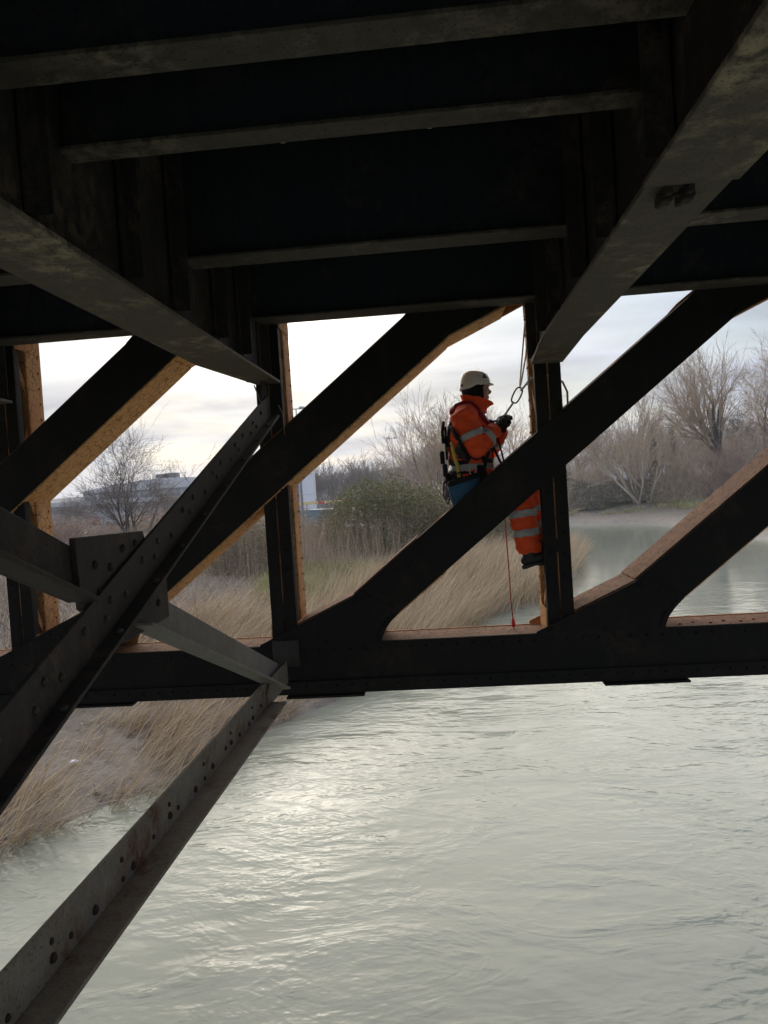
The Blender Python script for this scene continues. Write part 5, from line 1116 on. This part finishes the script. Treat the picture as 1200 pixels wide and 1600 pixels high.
MB().tube([(0.10, 5.70, 5.04), (0.13, 5.74, 5.09), (0.20, 5.75, 5.10)], 0.006, 6).tube([(0.25, 5.70, 5.06), (0.25, 5.74, 5.10), (0.22, 5.75, 5.10)], 0.006, 6).build('hanging_cord', M_BLACK, bg, smooth=True)

# ------------------------------------------------------------------ ropes
def sag(a, b, s, n=14): a = Vector(a); b = Vector(b); return [a.lerp(b, i / n) + Vector((0, 0, -s * 4 * (i / n) * (1 - i / n))) for i in range(n + 1)]
L0 = Vector((0.632, 5.92, 5.665))
lk = karabiner(L0, 0.125, 0.058, M_DSTEEL, None, (0.82, 0, -0.45), 'oval_link'); lk.rotation_euler = (0, 0, 0); tag(lk, 'grey oval steel link joining the white ropes above the worker\'s hands', 'link')
rp = MB().tube([(0.745, 5.99, 6.435), (0.735, 5.98, 6.25), (0.69, 5.95, 5.95), (0.662, 5.93, 5.76), (0.658, 5.92, 5.722), (0.667, 5.91, 5.75), (0.715, 5.93, 5.95), (0.765, 5.97, 6.25)], 0.0062, 8).build('suspension_rope', M_ROPE, smooth=True); tag(rp, 'doubled white rope dropping from the top chord to the oval link', 'rope')
rp = MB().tube(sag((0.663, 5.92, 5.70), (0.727, 5.80, 5.77), 0.004, 8) + [Vector((0.80, 5.80, 5.785)), Vector((0.90, 5.81, 5.785)), Vector((0.945, 5.86, 5.78)), Vector((0.945, 6.04, 5.77)), Vector((0.83, 6.045, 5.765)), Vector((0.725, 6.04, 5.77)), Vector((0.722, 5.9, 5.765))], 0.0085, 8).build('anchor_rope', M_ROPE, smooth=True); tag(rp, 'white rope from the oval link slung around the post', 'rope')
rp = MB().tube([(0.945, 5.95, 5.78), (0.985, 5.92, 5.74), (1.012, 5.90, 5.66), (1.010, 5.90, 5.57), (0.985, 5.90, 5.50), (0.95, 5.93, 5.46)], 0.0085, 8).build('rope_loop', M_ROPE, smooth=True); tag(rp, 'loop of white rope hanging on the right side of the post', 'rope')
rp = MB().tube([(0.716, 5.80, 5.80), (0.708, 5.80, 5.70), (0.712, 5.80, 5.60), (0.724, 5.80, 5.54)], 0.006, 8).build('rope_tail', M_ROPE, smooth=True); tag(rp, 'white rope tail against the left side of the post', 'rope')
rp = MB().tube(sag((0.602, 5.92, 5.612), (0.515, 5.90, 5.50), 0.0, 6) + [Vector((0.49, 5.895, 5.47))], 0.0085, 8).build('hand_line', M_ROPE, smooth=True); tag(rp, 'short white line from the oval link into the gloved hands', 'rope')
o = MB().tube([(0.505 + 0.048 * math.cos(a_), 5.875, 5.475 + 0.034 * math.sin(a_) + 0.012 * math.cos(a_)) for a_ in np.linspace(0.1, 3.1, 12)], 0.0055, 6).tube([(0.40, 5.87, 5.468), (0.46, 5.87, 5.476)], 0.009, 8).build('rope_grab', M_DSTEEL, smooth=True); tag(o, 'dark metal rope grab held in both gloved hands', 'rope grab')
co = thing('hanging_cord', 'thin red cord with a bright red end tag hanging below the worker', 'cord', (0.50, 5.92, 3.85))
MB().tube([(0.47, 5.93, 5.05), (0.478, 5.93, 4.85), (0.486, 5.92, 4.70), (0.488, 5.92, 4.5), (0.494, 5.92, 4.25), (0.492, 5.92, 4.10), (0.501, 5.92, 3.945)], 0.0045, 6).build('cord', M_RROPE, co, smooth=True)
MB().tube([(0.501, 5.92, 3.95), (0.502, 5.92, 3.92), (0.503, 5.92, 3.892), (0.503, 5.92, 3.866)], [0.006, 0.013, 0.016, 0.010], 8).build('end_tag', plain('bright_red_plastic', (0.80, 0.05, 0.04), 0.45), co, smooth=True)
ln = thing('foot_lanyard', 'red and white lanyard with a steel carabiner beside the boot', 'lanyard', (0.70, 5.72, 4.58))
MB().tube([(0.66, 5.90, 5.0), (0.70, 5.89, 4.85), (0.705, 5.89, 4.72), (0.712, 5.89, 4.66)], 0.006, 6).tube([(0.70, 5.90, 4.98), (0.728, 5.89, 4.83), (0.716, 5.89, 4.72), (0.722, 5.89, 4.66)], 0.005, 6).build('webbing', M_RROPE, ln, smooth=True)
karabiner((0.716, 5.89, 4.615), 0.10, 0.062, M_STEEL, ln); MB().ball((0.716, 5.892, 4.605), 0.016, 0.01, 0.03, 8, 6).build('red_gate', plain('red_anodised', (0.65, 0.04, 0.03), 0.3), ln, smooth=True)
# ------------------------------------------------------------------ thin air that pales the far things
m = bpy.data.materials.new('haze'); m.use_nodes = True; t = m.node_tree; t.nodes.clear()
ou = t.nodes.new('ShaderNodeOutputMaterial'); vo = t.nodes.new('ShaderNodeVolumePrincipled')
vo.inputs['Color'].default_value = (0.86, 0.90, 0.97, 1); vo.inputs['Density'].default_value = 0.0006; vo.inputs['Anisotropy'].default_value = 0.45
t.links.new(vo.outputs[0], ou.inputs['Volume'])
hz = MB().box(-2700, 2700, -1000, 4400, -2.7, 112).build('haze', m); tag(hz, 'thin pale winter haze over the river', kind='stuff')
